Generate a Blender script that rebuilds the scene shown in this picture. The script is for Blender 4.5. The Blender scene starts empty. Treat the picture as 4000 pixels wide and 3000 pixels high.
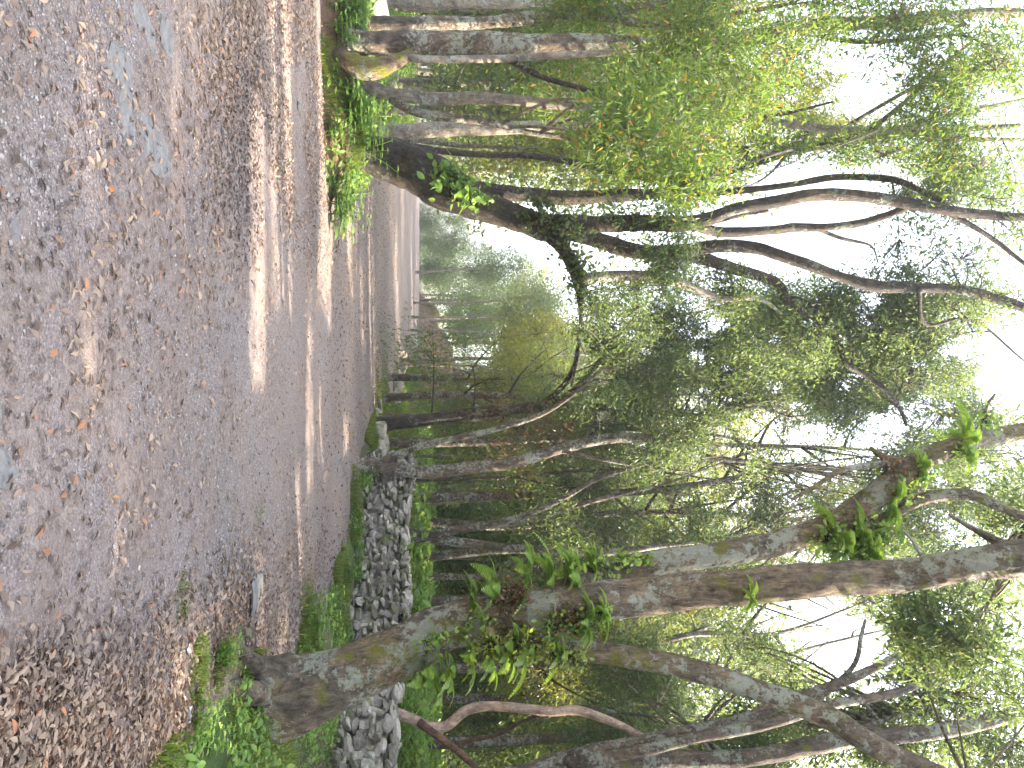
import bpy, math, random
import numpy as np
from mathutils import Vector, Matrix, noise as mnoise

rng = np.random.default_rng(7)
random.seed(7)
scene = bpy.context.scene
COL = scene.collection

# ------------------------------------------------------------------ camera
F_PX, CX, CY = 1661.0, 1106.0, 829.5          # focal length and centre, in pixels of a 2212 x 1659 print
H_EYE = 1.55
TILT = math.atan(216.0 / F_PX)
FW = np.array([0, math.cos(TILT), math.sin(TILT)])
UP = np.array([0, -math.sin(TILT), math.cos(TILT)])
RT = np.array([1.0, 0, 0])
CAM = np.array([0, 0, H_EYE])
cam_d = bpy.data.cameras.new("camera")
cam = bpy.data.objects.new("camera", cam_d)
COL.objects.link(cam)
cam_d.sensor_fit = 'HORIZONTAL'
cam_d.sensor_width = 36
cam_d.lens = 36 * F_PX / 2212
cam_d.clip_start = 0.05
cam_d.clip_end = 2000
# the phone lay on its side: the picture\'s right is the world's up
R = Matrix((( 0, -1, 0), (UP[1], 0, -FW[1]), (UP[2], 0, -FW[2])))
cam.matrix_world = Matrix.Translation(Vector(CAM)) @ R.to_4x4()
scene.camera = cam

# ------------------------------------------------------------------ light
SUN_EL, SUN_AZ = math.radians(38), math.radians(10)     # azimuth from +X towards +Y
sdir = np.array([math.cos(SUN_EL) * math.cos(SUN_AZ), math.cos(SUN_EL) * math.sin(SUN_AZ), math.sin(SUN_EL)])
w = bpy.data.worlds.new("World")
scene.world = w
w.use_nodes = True
nt = w.node_tree
bg = nt.nodes['Background']
sky = nt.nodes.new('ShaderNodeTexSky')
sky.sky_type = 'NISHITA'
sky.sun_disc = False
sky.sun_elevation = SUN_EL
sky.sun_rotation = math.pi / 2 - SUN_AZ
sky.air_density = 1.0
sky.dust_density = 4.0
sky.ozone_density = 1.0
hs = nt.nodes.new('ShaderNodeHueSaturation')          # thin bright overcast: a whiter sky
hs.inputs['Saturation'].default_value = 0.5
nt.links.new(sky.outputs[0], hs.inputs['Color'])
nt.links.new(hs.outputs[0], bg.inputs[0])
bg.inputs[1].default_value = 0.15
sun_d = bpy.data.lights.new("sun", 'SUN')
sun_d.energy = 3.4
sun_d.angle = math.radians(0.55)
sun_d.color = (1.0, 0.86, 0.68)
sun = bpy.data.objects.new("sun", sun_d)
COL.objects.link(sun)
sun.rotation_euler = Vector(sdir).to_track_quat('Z', 'Y').to_euler()
scene.view_settings.view_transform = 'Standard'
scene.view_settings.look = 'None'
scene.view_settings.exposure = 2.95
scene.view_settings.gamma = 1.0
scene.view_settings.use_curve_mapping = False
try:
    scene.cycles.max_bounces = 8
    scene.cycles.transparent_max_bounces = 4
except Exception:
    pass

HAZE = 0.0013
# ------------------------------------------------------------------ pixel to world
def P(px, py, y):
    d = FW * F_PX + UP * (px - CX) + RT * (py - CY)
    k = y / d[1]
    return CAM + d * k, k
def proj(p):
    v = p - CAM
    zc = v @ FW
    zc = np.where(np.abs(zc) < 1e-3, 1e-3, zc)
    return np.where(zc > 0, CX + F_PX * (v @ UP) / zc, -9999), CY + F_PX * (v @ RT) / zc

def sstep(a, b, x):
    t = np.clip((x - a) / (b - a), 0, 1)
    return t * t * (3 - 2 * t)
def vnoise(x, y, s=1.0, seed=0):
    """cheap smooth 2-D value noise, vectorised"""
    x, y = np.asarray(x, float), np.asarray(y, float)
    x, y = (.8 * x + .6 * y) * s + seed * 17.31, (.8 * y - .6 * x) * s + seed * 5.77
    xi, yi = np.floor(x), np.floor(y)
    fx, fy = x - xi, y - yi
    fx, fy = fx * fx * (3 - 2 * fx), fy * fy * (3 - 2 * fy)
    def h(a, b):
        v = np.sin(a * 127.1 + b * 311.7) * 43758.5453
        return v - np.floor(v)
    return ((h(xi, yi) * (1 - fx) + h(xi + 1, yi) * fx) * (1 - fy) +
            (h(xi, yi + 1) * (1 - fx) + h(xi + 1, yi + 1) * fx) * fy) * 2 - 1

# ------------------------------------------------------------------ the lie of the land
RE_Y = [-30, 0, 4.0, 5.0, 6.0, 7.5, 8.6, 10.7, 13.5, 14.6, 16.5, 19, 28, 40, 64, 90, 400]
RE_X = [2.6, 2.3, 2.15, 2.05, 2.0, 2.6, 2.75, 3.0, 2.6, 1.95, 1.3, 0.8, 0.45, -0.6, -3.2, -12, -150]
def road_right(y): return np.interp(y, RE_Y, RE_X)
def road_left(y): return np.interp(y, [-30, 14, 20, 60, 90, 400], [-12, -9, -6.5, -17, -28, -190])
def base_z(y):
    y = np.asarray(y, float)
    return np.where(y < 75, 0.03 * y, 2.25 - 0.06 * (y - 75) + 0.0001 * (y - 75) ** 2)
def bank_m(x, y):
    wob = vnoise(x, y, 0.9, 3) * 0.25
    a = sstep(10.5, 11.3, y + wob - 0.10 * (x + 5)) * (1 - sstep(13.2, 14.4, y + wob))
    return a * (1 - sstep(-3.7, -2.6, x + wob))
WALL = [(6.2, 7.4), (5.5, 8.9), (4.75, 10.6), (3.9, 13.2), (3.1, 14.6), (2.05, 16.3), (1.75, 17.4)]
def wall_x(y): return np.interp(y, [q[1] for q in WALL] + [20, 30, 60], [q[0] for q in WALL] + [2.0, 1.7, -2.0])
def soil_z(x, y):
    """earth outside the road (under it inside the road)"""
    x = np.asarray(x, float); y = np.asarray(y, float)
    dr = x - road_right(y); dl = road_left(y) - x
    n = vnoise(x, y, 0.8, 1) * 0.05 + vnoise(x, y, 2.6, 2) * 0.02
    e = -0.07 + 0.14 * sstep(-0.05, 0.5, dr + n * 2) + 0.10 * sstep(0, 1.2, dr)
    e = e + 0.16 * sstep(0, 1.0, dl + n * 3) + np.clip(dl, 0, 30) * 0.03
    behind = sstep(0.05, 0.7, x - wall_x(y) - 0.1)
    e = e + behind * (0.6 * sstep(6, 9, y) + 0.055 * np.clip(x - wall_x(y), 0, 60))
    cut = sstep(34, 50, y) * sstep(0.5, 3.0, x - road_right(y) + .5 * vnoise(x, y, .5, 61)) * (1 - sstep(84, 104, y))
    e = e + cut * 2.7 * (1 + 0.25 * vnoise(x, y, 0.25, 6))
    e = e + bank_m(x, y) * (0.42 + 0.08 * vnoise(x, y, 1.3, 8)) + bank_m(x, y) * 0.05
    inside = (dr < -0.1) & (dl < -0.1)
    return base_z(y) + e + np.where(inside, 0, n)
def road_z(x, y):
    x = np.asarray(x, float); y = np.asarray(y, float)
    return base_z(y) + 0.012 * vnoise(x, y, 1.1, 4) + 0.006 * vnoise(x, y, 4.0, 5)
def gh(x, y): return np.maximum(soil_z(x, y), road_z(x, y))

# ------------------------------------------------------------------ where the sun gets through, on the ground (x0, x1, y0, y1)
LIT = []
for (pxa, pxb, pya, pyb) in [(185, 262, 60, 640), (400, 452, 40, 470), (553, 590, 300, 900), (600, 641, -60, 760),
                             (668, 684, 640, 1080), (694, 722, 380, 700), (692, 702, 860, 990), (636, 662, 1050, 1230), (612, 632, 1220, 1400),
                             (705, 713, 980, 1090), (745, 757, 900, 1010), (270, 315, 960, 1330), (395, 440, 1380, 1620),
                             (838, 846, 450, 760), (892, 898, 560, 720), (455, 500, 1330, 1400), (420, 560, 1420, 1470),
                             (200, 240, 760, 1000), (560, 580, 1180, 1500), (725, 742, 60, 150), (705, 716, -100, 120), (725, 760, 320, 430)]:
    ya, yb = 2574.6 / (940 - pxa), 2574.6 / (940 - pxb)
    ym = (ya + yb) / 2
    LIT.append(((pya - CY) / F_PX * ym, (pyb - CY) / F_PX * ym, ya, yb, .86 if ya < 4.2 else .9 if ya < 5.5 else 1))
SUNNY = [(P(a, b, y)[0], r) for (a, b, y, r) in [(1340, 1330, 6.4, .16), (1430, 1322, 6.4, .16), (1520, 1315, 6.3, .16), (1610, 1308, 6.3, .16), (1700, 1300, 6.2, .16), (1800, 1296, 6.1, .16),
         (1050, 1420, 6.3, .2), (1100, 1400, 6.3, .25), (1150, 1385, 6.3, .2), (1060, 1290, 6.4, .08), (700, 1320, 9.2, .3), (450, 1440, 5.25, .28), (440, 1560, 5.1, .15), (560, 1600, 6, .15),
         (790, 165, 10.9, .35), (840, 150, 10.9, .3), (960, 130, 10.9, .25), (1050, 126, 10.9, .2), (960, 290, 15.9, .4), (1060, 285, 15.9, .3), (975, 225, 11.7, .2), (750, 440, 11.6, .5), (700, 250, 10.7, .4), (700, 90, 10.7, .3),
         (840, 395, 12.3, .25), (900, 425, 12.1, .2), (1240, 505, 11.4, .2), (1860, 1640, 6, .2), (1740, 1570, 6, .15), (1400, 100, 9, .5), (1480, 300, 9, .5), (1350, 200, 9.5, .4), (1330, 380, 8, .35), (1580, 380, 9.5, .4),
         (1400, 760, 17, 1.1), (1500, 1000, 15, 1.0), (1350, 1080, 16, 1.0), (1650, 900, 15, 1.0), (1750, 1120, 15, .9), (1250, 960, 16, .9), (1150, 1060, 20, 1.0), (1250, 1130, 20, 1.0), (960, 960, 20, .8), (1010, 1110, 22, 1.0), (1450, 1370, 16, .9), (1230, 830, 24, 1.2), (1150, 900, 24, 1.0), (1300, 1290, 18, .8), (1230, 1500, 18, .8)]]
def lets_sun(p, amount=0.93):
    """True for leaves that would shade one of the sunny strips on the road"""
    h = p[:, 2] - 0.03 * p[:, 1]
    t = h / sdir[2]
    gx, gy = p[:, 0] - t * sdir[0], p[:, 1] - t * sdir[1]
    gx = gx + 0.35 * vnoise(gx, gy, 1.7, 11); gy = gy + 0.10 * vnoise(gx, gy, 2.3, 12)
    hit = np.zeros(len(p), bool); pick = rng.random(len(p))
    for a, b, c, d, am in LIT:
        hit |= (gx > a) & (gx < b) & (gy > c) & (gy < d) & (pick < am)
    for q, rr in SUNNY:                     # trunks and plants that stand in a sunbeam
        v = p - q; t = v @ sdir
        hit |= (t > .05) & (((v - t[:, None] * sdir) ** 2).sum(1) < rr * rr)
    return hit & (rng.random(len(p)) < amount)

# holes in the canopy where the white sky shows (px, py, rx, ry, strength)
GAPS = [(1105, 492, 110, 32, 1), (1160, 505, 60, 35, .9), (1345, 576, 55, 20, 1), (1790, 385, 190, 34, .97), (1700, 455, 160, 42, .97), (1690, 520, 140, 26, .9),
        (1825, 1388, 92, 50, 1), (1890, 1425, 70, 34, .8), (1930, 1490, 60, 20, .9), (2175, 810, 60, 70, .9), (2190, 960, 34, 40, .7),
        (1480, 860, 34, 22, .75), (1640, 930, 50, 28, .7), (1730, 945, 40, 20, .6), (1410, 1085, 45, 30, .7), (1460, 1130, 35, 30, .7),
        (1560, 560, 60, 25, .6), (1900, 160, 60, 80, .6), (1850, 215, 90, 40, .7), (1780, 120, 70, 40, .55), (1560, 290, 60, 14, .6), (1700, 200, 40, 16, .6), (2050, 100, 50, 30, .6), (2130, 210, 50, 24, .6), (1640, 130, 40, 12, .5), (2080, 560, 120, 80, .6),
        (2080, 470, 120, 40, .55), (1950, 530, 70, 50, .6), (2160, 300, 60, 120, .45), (1500, 1395, 40, 40, .6), (1535, 1530, 34, 24, .7), (2060, 1310, 40, 30, .5),
        (1230, 370, 90, 14, .8), (1130, 372, 40, 10, .9), (1840, 470, 80, 60, .7), (1560, 700, 22, 14, .8), (1330, 700, 16, 14, .7), (1700, 790, 18, 14, .7), (1400, 760, 14, 10, .7), (2100, 1470, 70, 60, .5), (1500, 690, 40, 50, .5), (1650, 760, 40, 60, .45), (2060, 700, 40, 60, .5), (2010, 1560, 80, 40, .5),
        (1560, 970, 30, 50, .6), (1800, 1010, 40, 20, .5), (2030, 1120, 40, 25, .5), (1620, 1340, 40, 40, .5), (1520, 310, 40, 20, .4), (1300, 500, 60, 10, .8), (1420, 500, 60, 10, .7)]
_r = np.random.default_rng(3)
GAPS += [(_r.uniform(1180, 2150), _r.uniform(640, 1230), _r.uniform(12, 30), _r.uniform(8, 20), .88) for _ in range(75)]
GAPS += [(_r.uniform(1150, 2150), _r.uniform(1290, 1650), _r.uniform(10, 24), _r.uniform(8, 16), .85) for _ in range(30)]
def in_gap(p, k=1.0):
    a, b = proj(p)
    keep = np.zeros(len(p), bool)
    for (gx, gy, rx, ry, s) in GAPS:
        d = ((a - gx) / rx) ** 2 + ((b - gy) / ry) ** 2
        d = d * (1 + 0.45 * vnoise(a, b, 0.03, 21)) + 0.25 * vnoise(a, b, 0.09, 22)
        keep |= (d < 1) & (rng.random(len(p)) < s * k)
    return keep

# ------------------------------------------------------------------ materials
def nodes(name):
    m = bpy.data.materials.new(name)
    m.use_nodes = True
    t = m.node_tree
    return m, t, t.nodes['Principled BSDF'], t.nodes.new, t.links.new
def ramp(t, src, stops, interp='LINEAR'):
    r = t.nodes.new('ShaderNodeValToRGB')
    r.color_ramp.interpolation = interp
    e = r.color_ramp.elements
    while len(e) < len(stops): e.new(0.5)
    for q, (pos, c) in zip(e, stops):
        q.position = pos; q.color = (*c, 1) if len(c) == 3 else c
    t.links.new(src, r.inputs[0])
    return r.outputs[0]
def noise(t, vec, scale, detail=4, rough=0.6, dist=0):
    n = t.nodes.new('ShaderNodeTexNoise')
    n.inputs['Scale'].default_value = scale
    n.inputs['Detail'].default_value = detail
    n.inputs['Roughness'].default_value = rough
    n.inputs['Distortion'].default_value = dist
    t.links.new(vec, n.inputs['Vector'])
    return n.outputs[0]
def mixc(t, f, a, b, blend='MIX'):
    m = t.nodes.new('ShaderNodeMix'); m.data_type = 'RGBA'; m.blend_type = blend
    if isinstance(f, (int, float)): m.inputs[0].default_value = f
    else: t.links.new(f, m.inputs[0])
    for s, v in ((m.inputs[6], a), (m.inputs[7], b)):
        if isinstance(v, tuple): s.default_value = (*v, 1)
        else: t.links.new(v, s)
    return m.outputs[2]
def bump(t, bsdf, h, s, d):
    b = t.nodes.new('ShaderNodeBump')
    b.inputs['Strength'].default_value = s
    b.inputs['Distance'].default_value = d
    t.links.new(h, b.inputs['Height']); t.links.new(b.outputs[0], bsdf.inputs['Normal'])
def geo_pos(t):
    return t.nodes.new('ShaderNodeNewGeometry').outputs['Position']
def island(t):
    return t.nodes.new('ShaderNodeNewGeometry').outputs['Random Per Island']

def leaf_mat(name, stops, trans=0.45, tcol=(0.25, 0.35, 0.03), rough=0.45, clump=(1, 1, 1)):
    m, t, b, N, L = nodes(name)
    c = ramp(t, island(t), stops)
    n = noise(t, geo_pos(t), 0.7, 3)
    dk = ramp(t, n, [(0.35, (0.55, 0.62, 0.7)), (0.65, (1.25, 1.15, 0.95))])
    c = mixc(t, 1.0, c, dk, 'MULTIPLY')
    L(c, b.inputs['Base Color'])
    b.inputs['Roughness'].default_value = rough
    tr = N('ShaderNodeBsdfTranslucent')
    tc = mixc(t, 0.5, c, tcol)
    L(tc, tr.inputs[0])
    mx = N('ShaderNodeMixShader'); mx.inputs[0].default_value = trans
    L(b.outputs[0], mx.inputs[1]); L(tr.outputs[0], mx.inputs[2])
    L(mx.outputs[0], t.nodes['Material Output'].inputs[0])
    return m
M = {}
M['leaf_dark'] = leaf_mat('leaf_dark', [(0, (0.03, 0.065, 0.03)), (.5, (0.065, 0.12, 0.05)), (.88, (0.12, 0.18, 0.06)), (1, (0.25, 0.19, 0.05))], .48, (0.27, 0.36, 0.08))
M['leaf_mid'] = leaf_mat('leaf_mid', [(0, (0.05, 0.10, 0.025)), (.5, (0.085, 0.16, 0.035)), (.93, (0.14, 0.22, 0.05)), (.96, (0.42, 0.19, 0.04)), (1, (0.5, 0.16, 0.05))], .5, (0.30, 0.42, 0.04))
M['leaf_yellow'] = leaf_mat('leaf_yellow', [(0, (0.10, 0.15, 0.03)), (.5, (0.17, 0.21, 0.04)), (1, (0.32, 0.28, 0.05))], .5, (0.45, 0.45, 0.06))  # also painted on crowns in place of sunlight
M['leaf_brown'] = leaf_mat('leaf_brown', [(0, (0.06, 0.08, 0.03)), (.4, (0.13, 0.10, 0.05)), (1, (0.30, 0.16, 0.07))], .4, (0.4, 0.22, 0.08))
M['leaf_far'] = leaf_mat('leaf_far', [(0, (0.06, 0.11, 0.05)), (.6, (0.10, 0.17, 0.06)), (1, (0.19, 0.23, 0.07))], .5, (0.38, 0.46, 0.1))  # yellowed to imitate sun that nearer crowns block
M['fern'] = leaf_mat('fern_green', [(0, (0.12, 0.23, 0.045)), (.6, (0.22, 0.38, 0.08)), (1, (0.40, 0.46, 0.12))], .5, (0.35, 0.5, 0.05))
M['leaf_sun_tint'] = leaf_mat('sun_tint_leaf', [(0, (0.20, 0.28, 0.05)), (.6, (0.34, 0.42, 0.08)), (1, (0.5, 0.5, 0.14))], .5, (0.5, 0.6, 0.08))  # lighter yellow-green leaf, sunlight painted into its colour
M['weed'] = leaf_mat('weed_green', [(0, (0.10, 0.21, 0.05)), (.7, (0.20, 0.36, 0.09)), (1, (0.33, 0.44, 0.12))], .45, (0.35, 0.5, 0.08), rough=.5)
M['grass'] = leaf_mat('grass_blade', [(0, (0.06, 0.11, 0.02)), (.6, (0.14, 0.22, 0.04)), (.9, (0.26, 0.29, 0.07)), (1, (0.38, 0.32, 0.16))], .45, (0.35, 0.45, 0.06), rough=.6)
M['litter'] = leaf_mat('dead_leaf', [(0, (0.13, 0.088, 0.068)), (.35, (0.23, 0.165, 0.13)), (.7, (0.33, 0.245, 0.195)), (.97, (0.42, 0.32, 0.25)), (1, (0.45, 0.20, 0.10))], .12, (0.4, 0.2, 0.1), rough=.7)
M['red_leaf'] = leaf_mat('rust_leaf', [(0, (0.36, 0.13, 0.06)), (.5, (0.45, 0.24, 0.12)), (1, (0.42, 0.33, 0.14))], .1, (0.4, 0.2, 0.1), rough=.55)

def bark(name, base=((0.05, 0.038, 0.03), (0.15, 0.12, 0.10)), lichen=0.5, lich_c=(0.34, 0.36, 0.28), moss=0.0, scale=1.0):
    m, t, b, N, L = nodes(name)
    tc = N('ShaderNodeTexCoord').outputs['Object']
    mp = N('ShaderNodeMapping'); mp.inputs['Scale'].default_value = (1, 1, 0.28)
    L(tc, mp.inputs[0])
    f = noise(t, mp.outputs[0], 26 * scale, 8, .7, .6)
    c = ramp(t, f, [(0.3, base[0]), (0.7, base[1])])
    md = noise(t, tc, 7, 6, .75)
    c = mixc(t, 1.0, c, ramp(t, md, [(.35, (.55, .52, .5)), (.5, (1, 1, 1)), (.68, (1.5, 1.45, 1.35))]), 'MULTIPLY')
    big = noise(t, tc, 1.7, 3)
    c = mixc(t, ramp(t, big, [(.4, (0, 0, 0)), (.62, (1, 1, 1))]), c, mixc(t, 1.0, c, (1.7, 1.55, 1.35), 'MULTIPLY'))
    # lichen discs and crusts
    l0 = noise(t, tc, 2.3, 3, .5)
    l1 = noise(t, tc, 15, 10, .78, .2)
    ls = N('ShaderNodeMath'); ls.operation = 'MULTIPLY_ADD'; L(l0, ls.inputs[0]); ls.inputs[1].default_value = .75; L(l1, ls.inputs[2])
    lm = ramp(t, ls.outputs[0], [(1.02 - 0.16 * lichen, (0, 0, 0)), (1.07 - 0.16 * lichen, (.9, .9, .9))])
    l2 = noise(t, tc, 45, 5, .7)
    lc = mixc(t, l2, tuple(v * .55 for v in lich_c), tuple(min(v * 1.5, .75) for v in lich_c))
    c = mixc(t, lm, c, lc)
    if moss > 0:
        mm = noise(t, tc, 3.2, 6, .7)
        mk = ramp(t, mm, [(0.62 - 0.2 * moss, (0, 0, 0)), (0.72 - 0.2 * moss, (1, 1, 1))])
        c = mixc(t, mk, c, mixc(t, l2, (0.07, 0.075, 0.012), (0.30, 0.28, 0.03)))
    L(c, b.inputs['Base Color'])
    b.inputs['Roughness'].default_value = .88
    hh = N('ShaderNodeMath'); hh.operation = 'MULTIPLY_ADD'
    L(f, hh.inputs[0]); hh.inputs[1].default_value = 1.8; L(l1, hh.inputs[2])
    bump(t, b, hh.outputs[0], 1.0, 0.05)
    return m
M['bark'] = bark('bark_lichen', ((0.04, 0.032, 0.026), (0.19, 0.155, 0.125)), .75, (0.38, 0.39, 0.32), moss=.15)
M['bark_dark'] = bark('bark_dark', ((0.026, 0.021, 0.018), (0.085, 0.068, 0.055)), .35, (0.22, 0.24, 0.19), moss=.05)
M['bark_moss'] = bark('bark_mossy', ((0.04, 0.03, 0.021), (0.25, 0.20, 0.145)), .68, (0.40, 0.41, 0.33), moss=.36)
M['bark_pale'] = bark('bark_pale', ((0.13, 0.115, 0.10), (0.31, 0.28, 0.25)), .5, (0.45, 0.46, 0.42))
M['bark_yellow'] = bark('bark_yellow_moss', ((0.05, 0.038, 0.026), (0.22, 0.17, 0.12)), .3, moss=.62)
M['bark_peel'] = bark('bark_peeling', ((0.27, 0.19, 0.155), (0.50, 0.40, 0.35)), -.8, (0.5, 0.4, 0.36), scale=.5)
M['bark_red'] = bark('bark_red', ((0.07, 0.04, 0.03), (0.20, 0.12, 0.09)), .1)

def stone_mat(name, lo, mid, hi, moss=True):
    m, t, b, N, L = nodes(name)
    tc = geo_pos(t)
    c = ramp(t, island(t), [(0, lo), (.5, mid), (1, hi)])
    n = noise(t, tc, 14, 8, .7)
    c = mixc(t, 1.0, c, ramp(t, n, [(.3, (.6, .6, .6)), (.7, (1.3, 1.3, 1.3))]), 'MULTIPLY')
    if moss:
        mk = ramp(t, noise(t, tc, 4.0, 6, .7), [(.52, (0, 0, 0)), (.64, (1, 1, 1))])
        c = mixc(t, mk, c, mixc(t, n, (0.05, 0.07, 0.02), (0.17, 0.19, 0.06)))
    L(c, b.inputs['Base Color']); b.inputs['Roughness'].default_value = .9; b.inputs['Specular IOR Level'].default_value = .2
    bump(t, b, n, .8, .02)
    return m
M['stone'] = stone_mat('wall_stone', (0.16, 0.14, 0.12), (0.29, 0.265, 0.235), (0.46, 0.42, 0.37))
M['slab'] = stone_mat('road_slab', (0.15, 0.145, 0.138), (0.19, 0.185, 0.175), (0.23, 0.22, 0.21), False)
M['pebble'] = stone_mat('pebble', (0.17, 0.145, 0.135), (0.27, 0.24, 0.225), (0.44, 0.405, 0.38), False)
M['boulder'] = stone_mat('boulder', (0.20, 0.15, 0.11), (0.31, 0.25, 0.19), (0.42, 0.38, 0.33))

def road_material():
    m, t, b, N, L = nodes('gravel_road')
    p = geo_pos(t)
    v = N('ShaderNodeTexVoronoi'); v.inputs['Scale'].default_value = 95; L(p, v.inputs['Vector'])
    v.inputs['Randomness'].default_value = 1
    cell = ramp(t, v.outputs['Color'], [(0.1, (0.17, 0.142, 0.135)), (.45, (0.26, 0.222, 0.21)), (.8, (0.34, 0.30, 0.285)), (1, (0.52, 0.48, 0.46))])
    v2 = N('ShaderNodeTexVoronoi'); v2.inputs['Scale'].default_value = 38; L(p, v2.inputs['Vector'])
    c2 = ramp(t, v2.outputs['Color'], [(0, (0.20, 0.15, 0.125)), (.6, (0.30, 0.24, 0.205)), (1, (0.38, 0.315, 0.265))])
    big = noise(t, p, 1.3, 6, .65)
    c = mixc(t, ramp(t, big, [(.40, (0, 0, 0)), (.62, (1, 1, 1))]), cell, c2)
    wear = noise(t, p, .45, 3, .5)
    c = mixc(t, 1.0, c, ramp(t, wear, [(.3, (.80, .78, .80)), (.7, (1.12, 1.08, 1.05))]), 'MULTIPLY')
    L(c, b.inputs['Base Color']); b.inputs['Roughness'].default_value = .92; b.inputs['Specular IOR Level'].default_value = .2
    a = N('ShaderNodeMath'); a.operation = 'ADD'
    L(v.outputs['Distance'], a.inputs[0]); L(noise(t, p, 60, 6, .8), a.inputs[1])
    bump(t, b, a.outputs[0], .9, .012)
    return m
M['road'] = road_material()
def floor_material():
    m, t, b, N, L = nodes('forest_floor')
    p = geo_pos(t)
    f = noise(t, p, 16, 8, .75)
    dirt = ramp(t, f, [(.3, (0.07, 0.045, 0.033)), (.7, (0.22, 0.15, 0.11))])
    moss = ramp(t, f, [(.3, (0.035, 0.065, 0.012)), (.6, (0.09, 0.15, 0.03)), (.8, (0.17, 0.21, 0.04))])
    k = ramp(t, noise(t, p, .9, 6, .7), [(.42, (0, 0, 0)), (.55, (1, 1, 1))])
    c = mixc(t, k, dirt, moss)
    sx = N('ShaderNodeSeparateXYZ'); L(N('ShaderNodeNewGeometry').outputs['True Normal'], sx.inputs[0])
    f3 = noise(t, p, 2.2, 8, .8)
    ad = N('ShaderNodeMath'); ad.operation = 'MULTIPLY_ADD'; L(f3, ad.inputs[0]); ad.inputs[1].default_value = .35; L(sx.outputs[2], ad.inputs[2])
    earth = ramp(t, f3, [(.3, (0.05, 0.03, 0.02)), (.5, (0.20, 0.115, 0.07)), (.72, (0.40, 0.27, 0.18))])
    c = mixc(t, ramp(t, ad.outputs[0], [(.98, (1, 1, 1)), (1.06, (0, 0, 0))]), c, earth)
    L(c, b.inputs['Base Color']); b.inputs['Roughness'].default_value = .95
    bump(t, b, f, 1, .05)
    return m
M['floor'] = floor_material()
m, t_, b_, N_, L_ = nodes('earth_cut')
f_ = noise(t_, geo_pos(t_), 3, 8, .75)
L_(ramp(t_, f_, [(.3, (0.06, 0.035, 0.025)), (.55, (0.20, 0.12, 0.08)), (.8, (0.34, 0.22, 0.15))]), b_.inputs['Base Color'])
b_.inputs['Roughness'].default_value = .95
bump(t_, b_, f_, 1, .15)
M['earth'] = m
m, t_, b_, N_, L_ = nodes('white_plastic')
L_(ramp(t_, noise(t_, geo_pos(t_), 25, 3), [(.3, (.55, .55, .6)), (.6, (.8, .8, .8))]), b_.inputs['Base Color'])
b_.inputs['Roughness'].default_value = .35
M['paper'] = m

# ------------------------------------------------------------------ mesh helpers
def mesh_obj(name, V, Fq, mats, parent=None, loc=None, smooth=False, mi=None):
    """V (n,3); Fq list of (k,3|4) int arrays"""
    me = bpy.data.meshes.new(name)
    Fq = [f for f in (Fq if isinstance(Fq, list) else [Fq]) if len(f)]
    nl = sum(f.size for f in Fq); nf = sum(len(f) for f in Fq)
    me.vertices.add(len(V)); me.vertices.foreach_set('co', np.ascontiguousarray(V, dtype=np.float32).ravel())
    me.loops.add(nl); me.loops.foreach_set('vertex_index', np.concatenate([f.ravel() for f in Fq]).astype(np.int32))
    me.polygons.add(nf)
    tot = np.concatenate([np.full(len(f), f.shape[1], np.int32) for f in Fq])
    st = np.concatenate([[0], np.cumsum(tot)[:-1]]).astype(np.int32)
    me.polygons.foreach_set('loop_start', st)
    me.polygons.foreach_set('loop_total', tot)
    if mi is not None: me.polygons.foreach_set('material_index', np.asarray(mi, np.int32))
    me.polygons.foreach_set('use_smooth', np.full(nf, smooth, bool))
    for mm in (mats if isinstance(mats, (list, tuple)) else [mats]): me.materials.append(mm)
    me.update(calc_edges=True)
    o = bpy.data.objects.new(name, me)
    COL.objects.link(o)
    if parent is not None: o.parent = parent
    if loc is not None: o.location = loc
    return o
def tag(o, label=None, cat=None, group=None, kind=None):
    if label: o['label'] = label
    if cat: o['category'] = cat
    if group: o['group'] = group
    if kind: o['kind'] = kind
    return o
def thing(name, loc, label, cat, group=None, rz=0, sc=1):
    o = bpy.data.objects.new(name, None)
    COL.objects.link(o)
    o.location = Vector([float(v) for v in loc]); o.rotation_euler = (0, 0, rz); o.scale = (sc, sc, sc)
    return tag(o, label, cat, group)
def dup(root, loc, rz=0, sc=1, label=None, group=None, rot=None):
    r = root.copy(); COL.objects.link(r)
    r.location = Vector([float(v) for v in loc]); r.rotation_euler = rot if rot is not None else (0, 0, rz); r.scale = (sc, sc, sc)
    if label: r['label'] = label
    if group: r['group'] = group
    for ch in list(root.children):
        c = ch.copy(); COL.objects.link(c); c.parent = r
        for g in ch.children:
            d = g.copy(); COL.objects.link(d); d.parent = c
    return r

def catmull(pts, rad, step):
    pts = np.asarray(pts, float); rad = np.asarray(rad, float)
    if len(pts) < 3:
        n = max(2, int(np.linalg.norm(pts[-1] - pts[0]) / step) + 1)
        t = np.linspace(0, 1, n)[:, None]
        return pts[0] * (1 - t) + pts[-1] * t, rad[0] * (1 - t[:, 0]) + rad[-1] * t[:, 0]
    Q = np.vstack([2 * pts[0] - pts[1], pts, 2 * pts[-1] - pts[-2]])
    out, ro = [], []
    for i in range(len(pts) - 1):
        p0, p1, p2, p3 = Q[i:i + 4]
        n = max(2, int(np.linalg.norm(p2 - p1) / step))
        for j in range(n):
            t = j / n
            out.append(0.5 * ((2 * p1) + (-p0 + p2) * t + (2 * p0 - 5 * p1 + 4 * p2 - p3) * t * t + (-p0 + 3 * p1 - 3 * p2 + p3) * t ** 3))
            ro.append(rad[i] * (1 - t) + rad[i + 1] * t)
    out.append(pts[-1]); ro.append(rad[-1])
    return np.array(out), np.array(ro)
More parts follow.
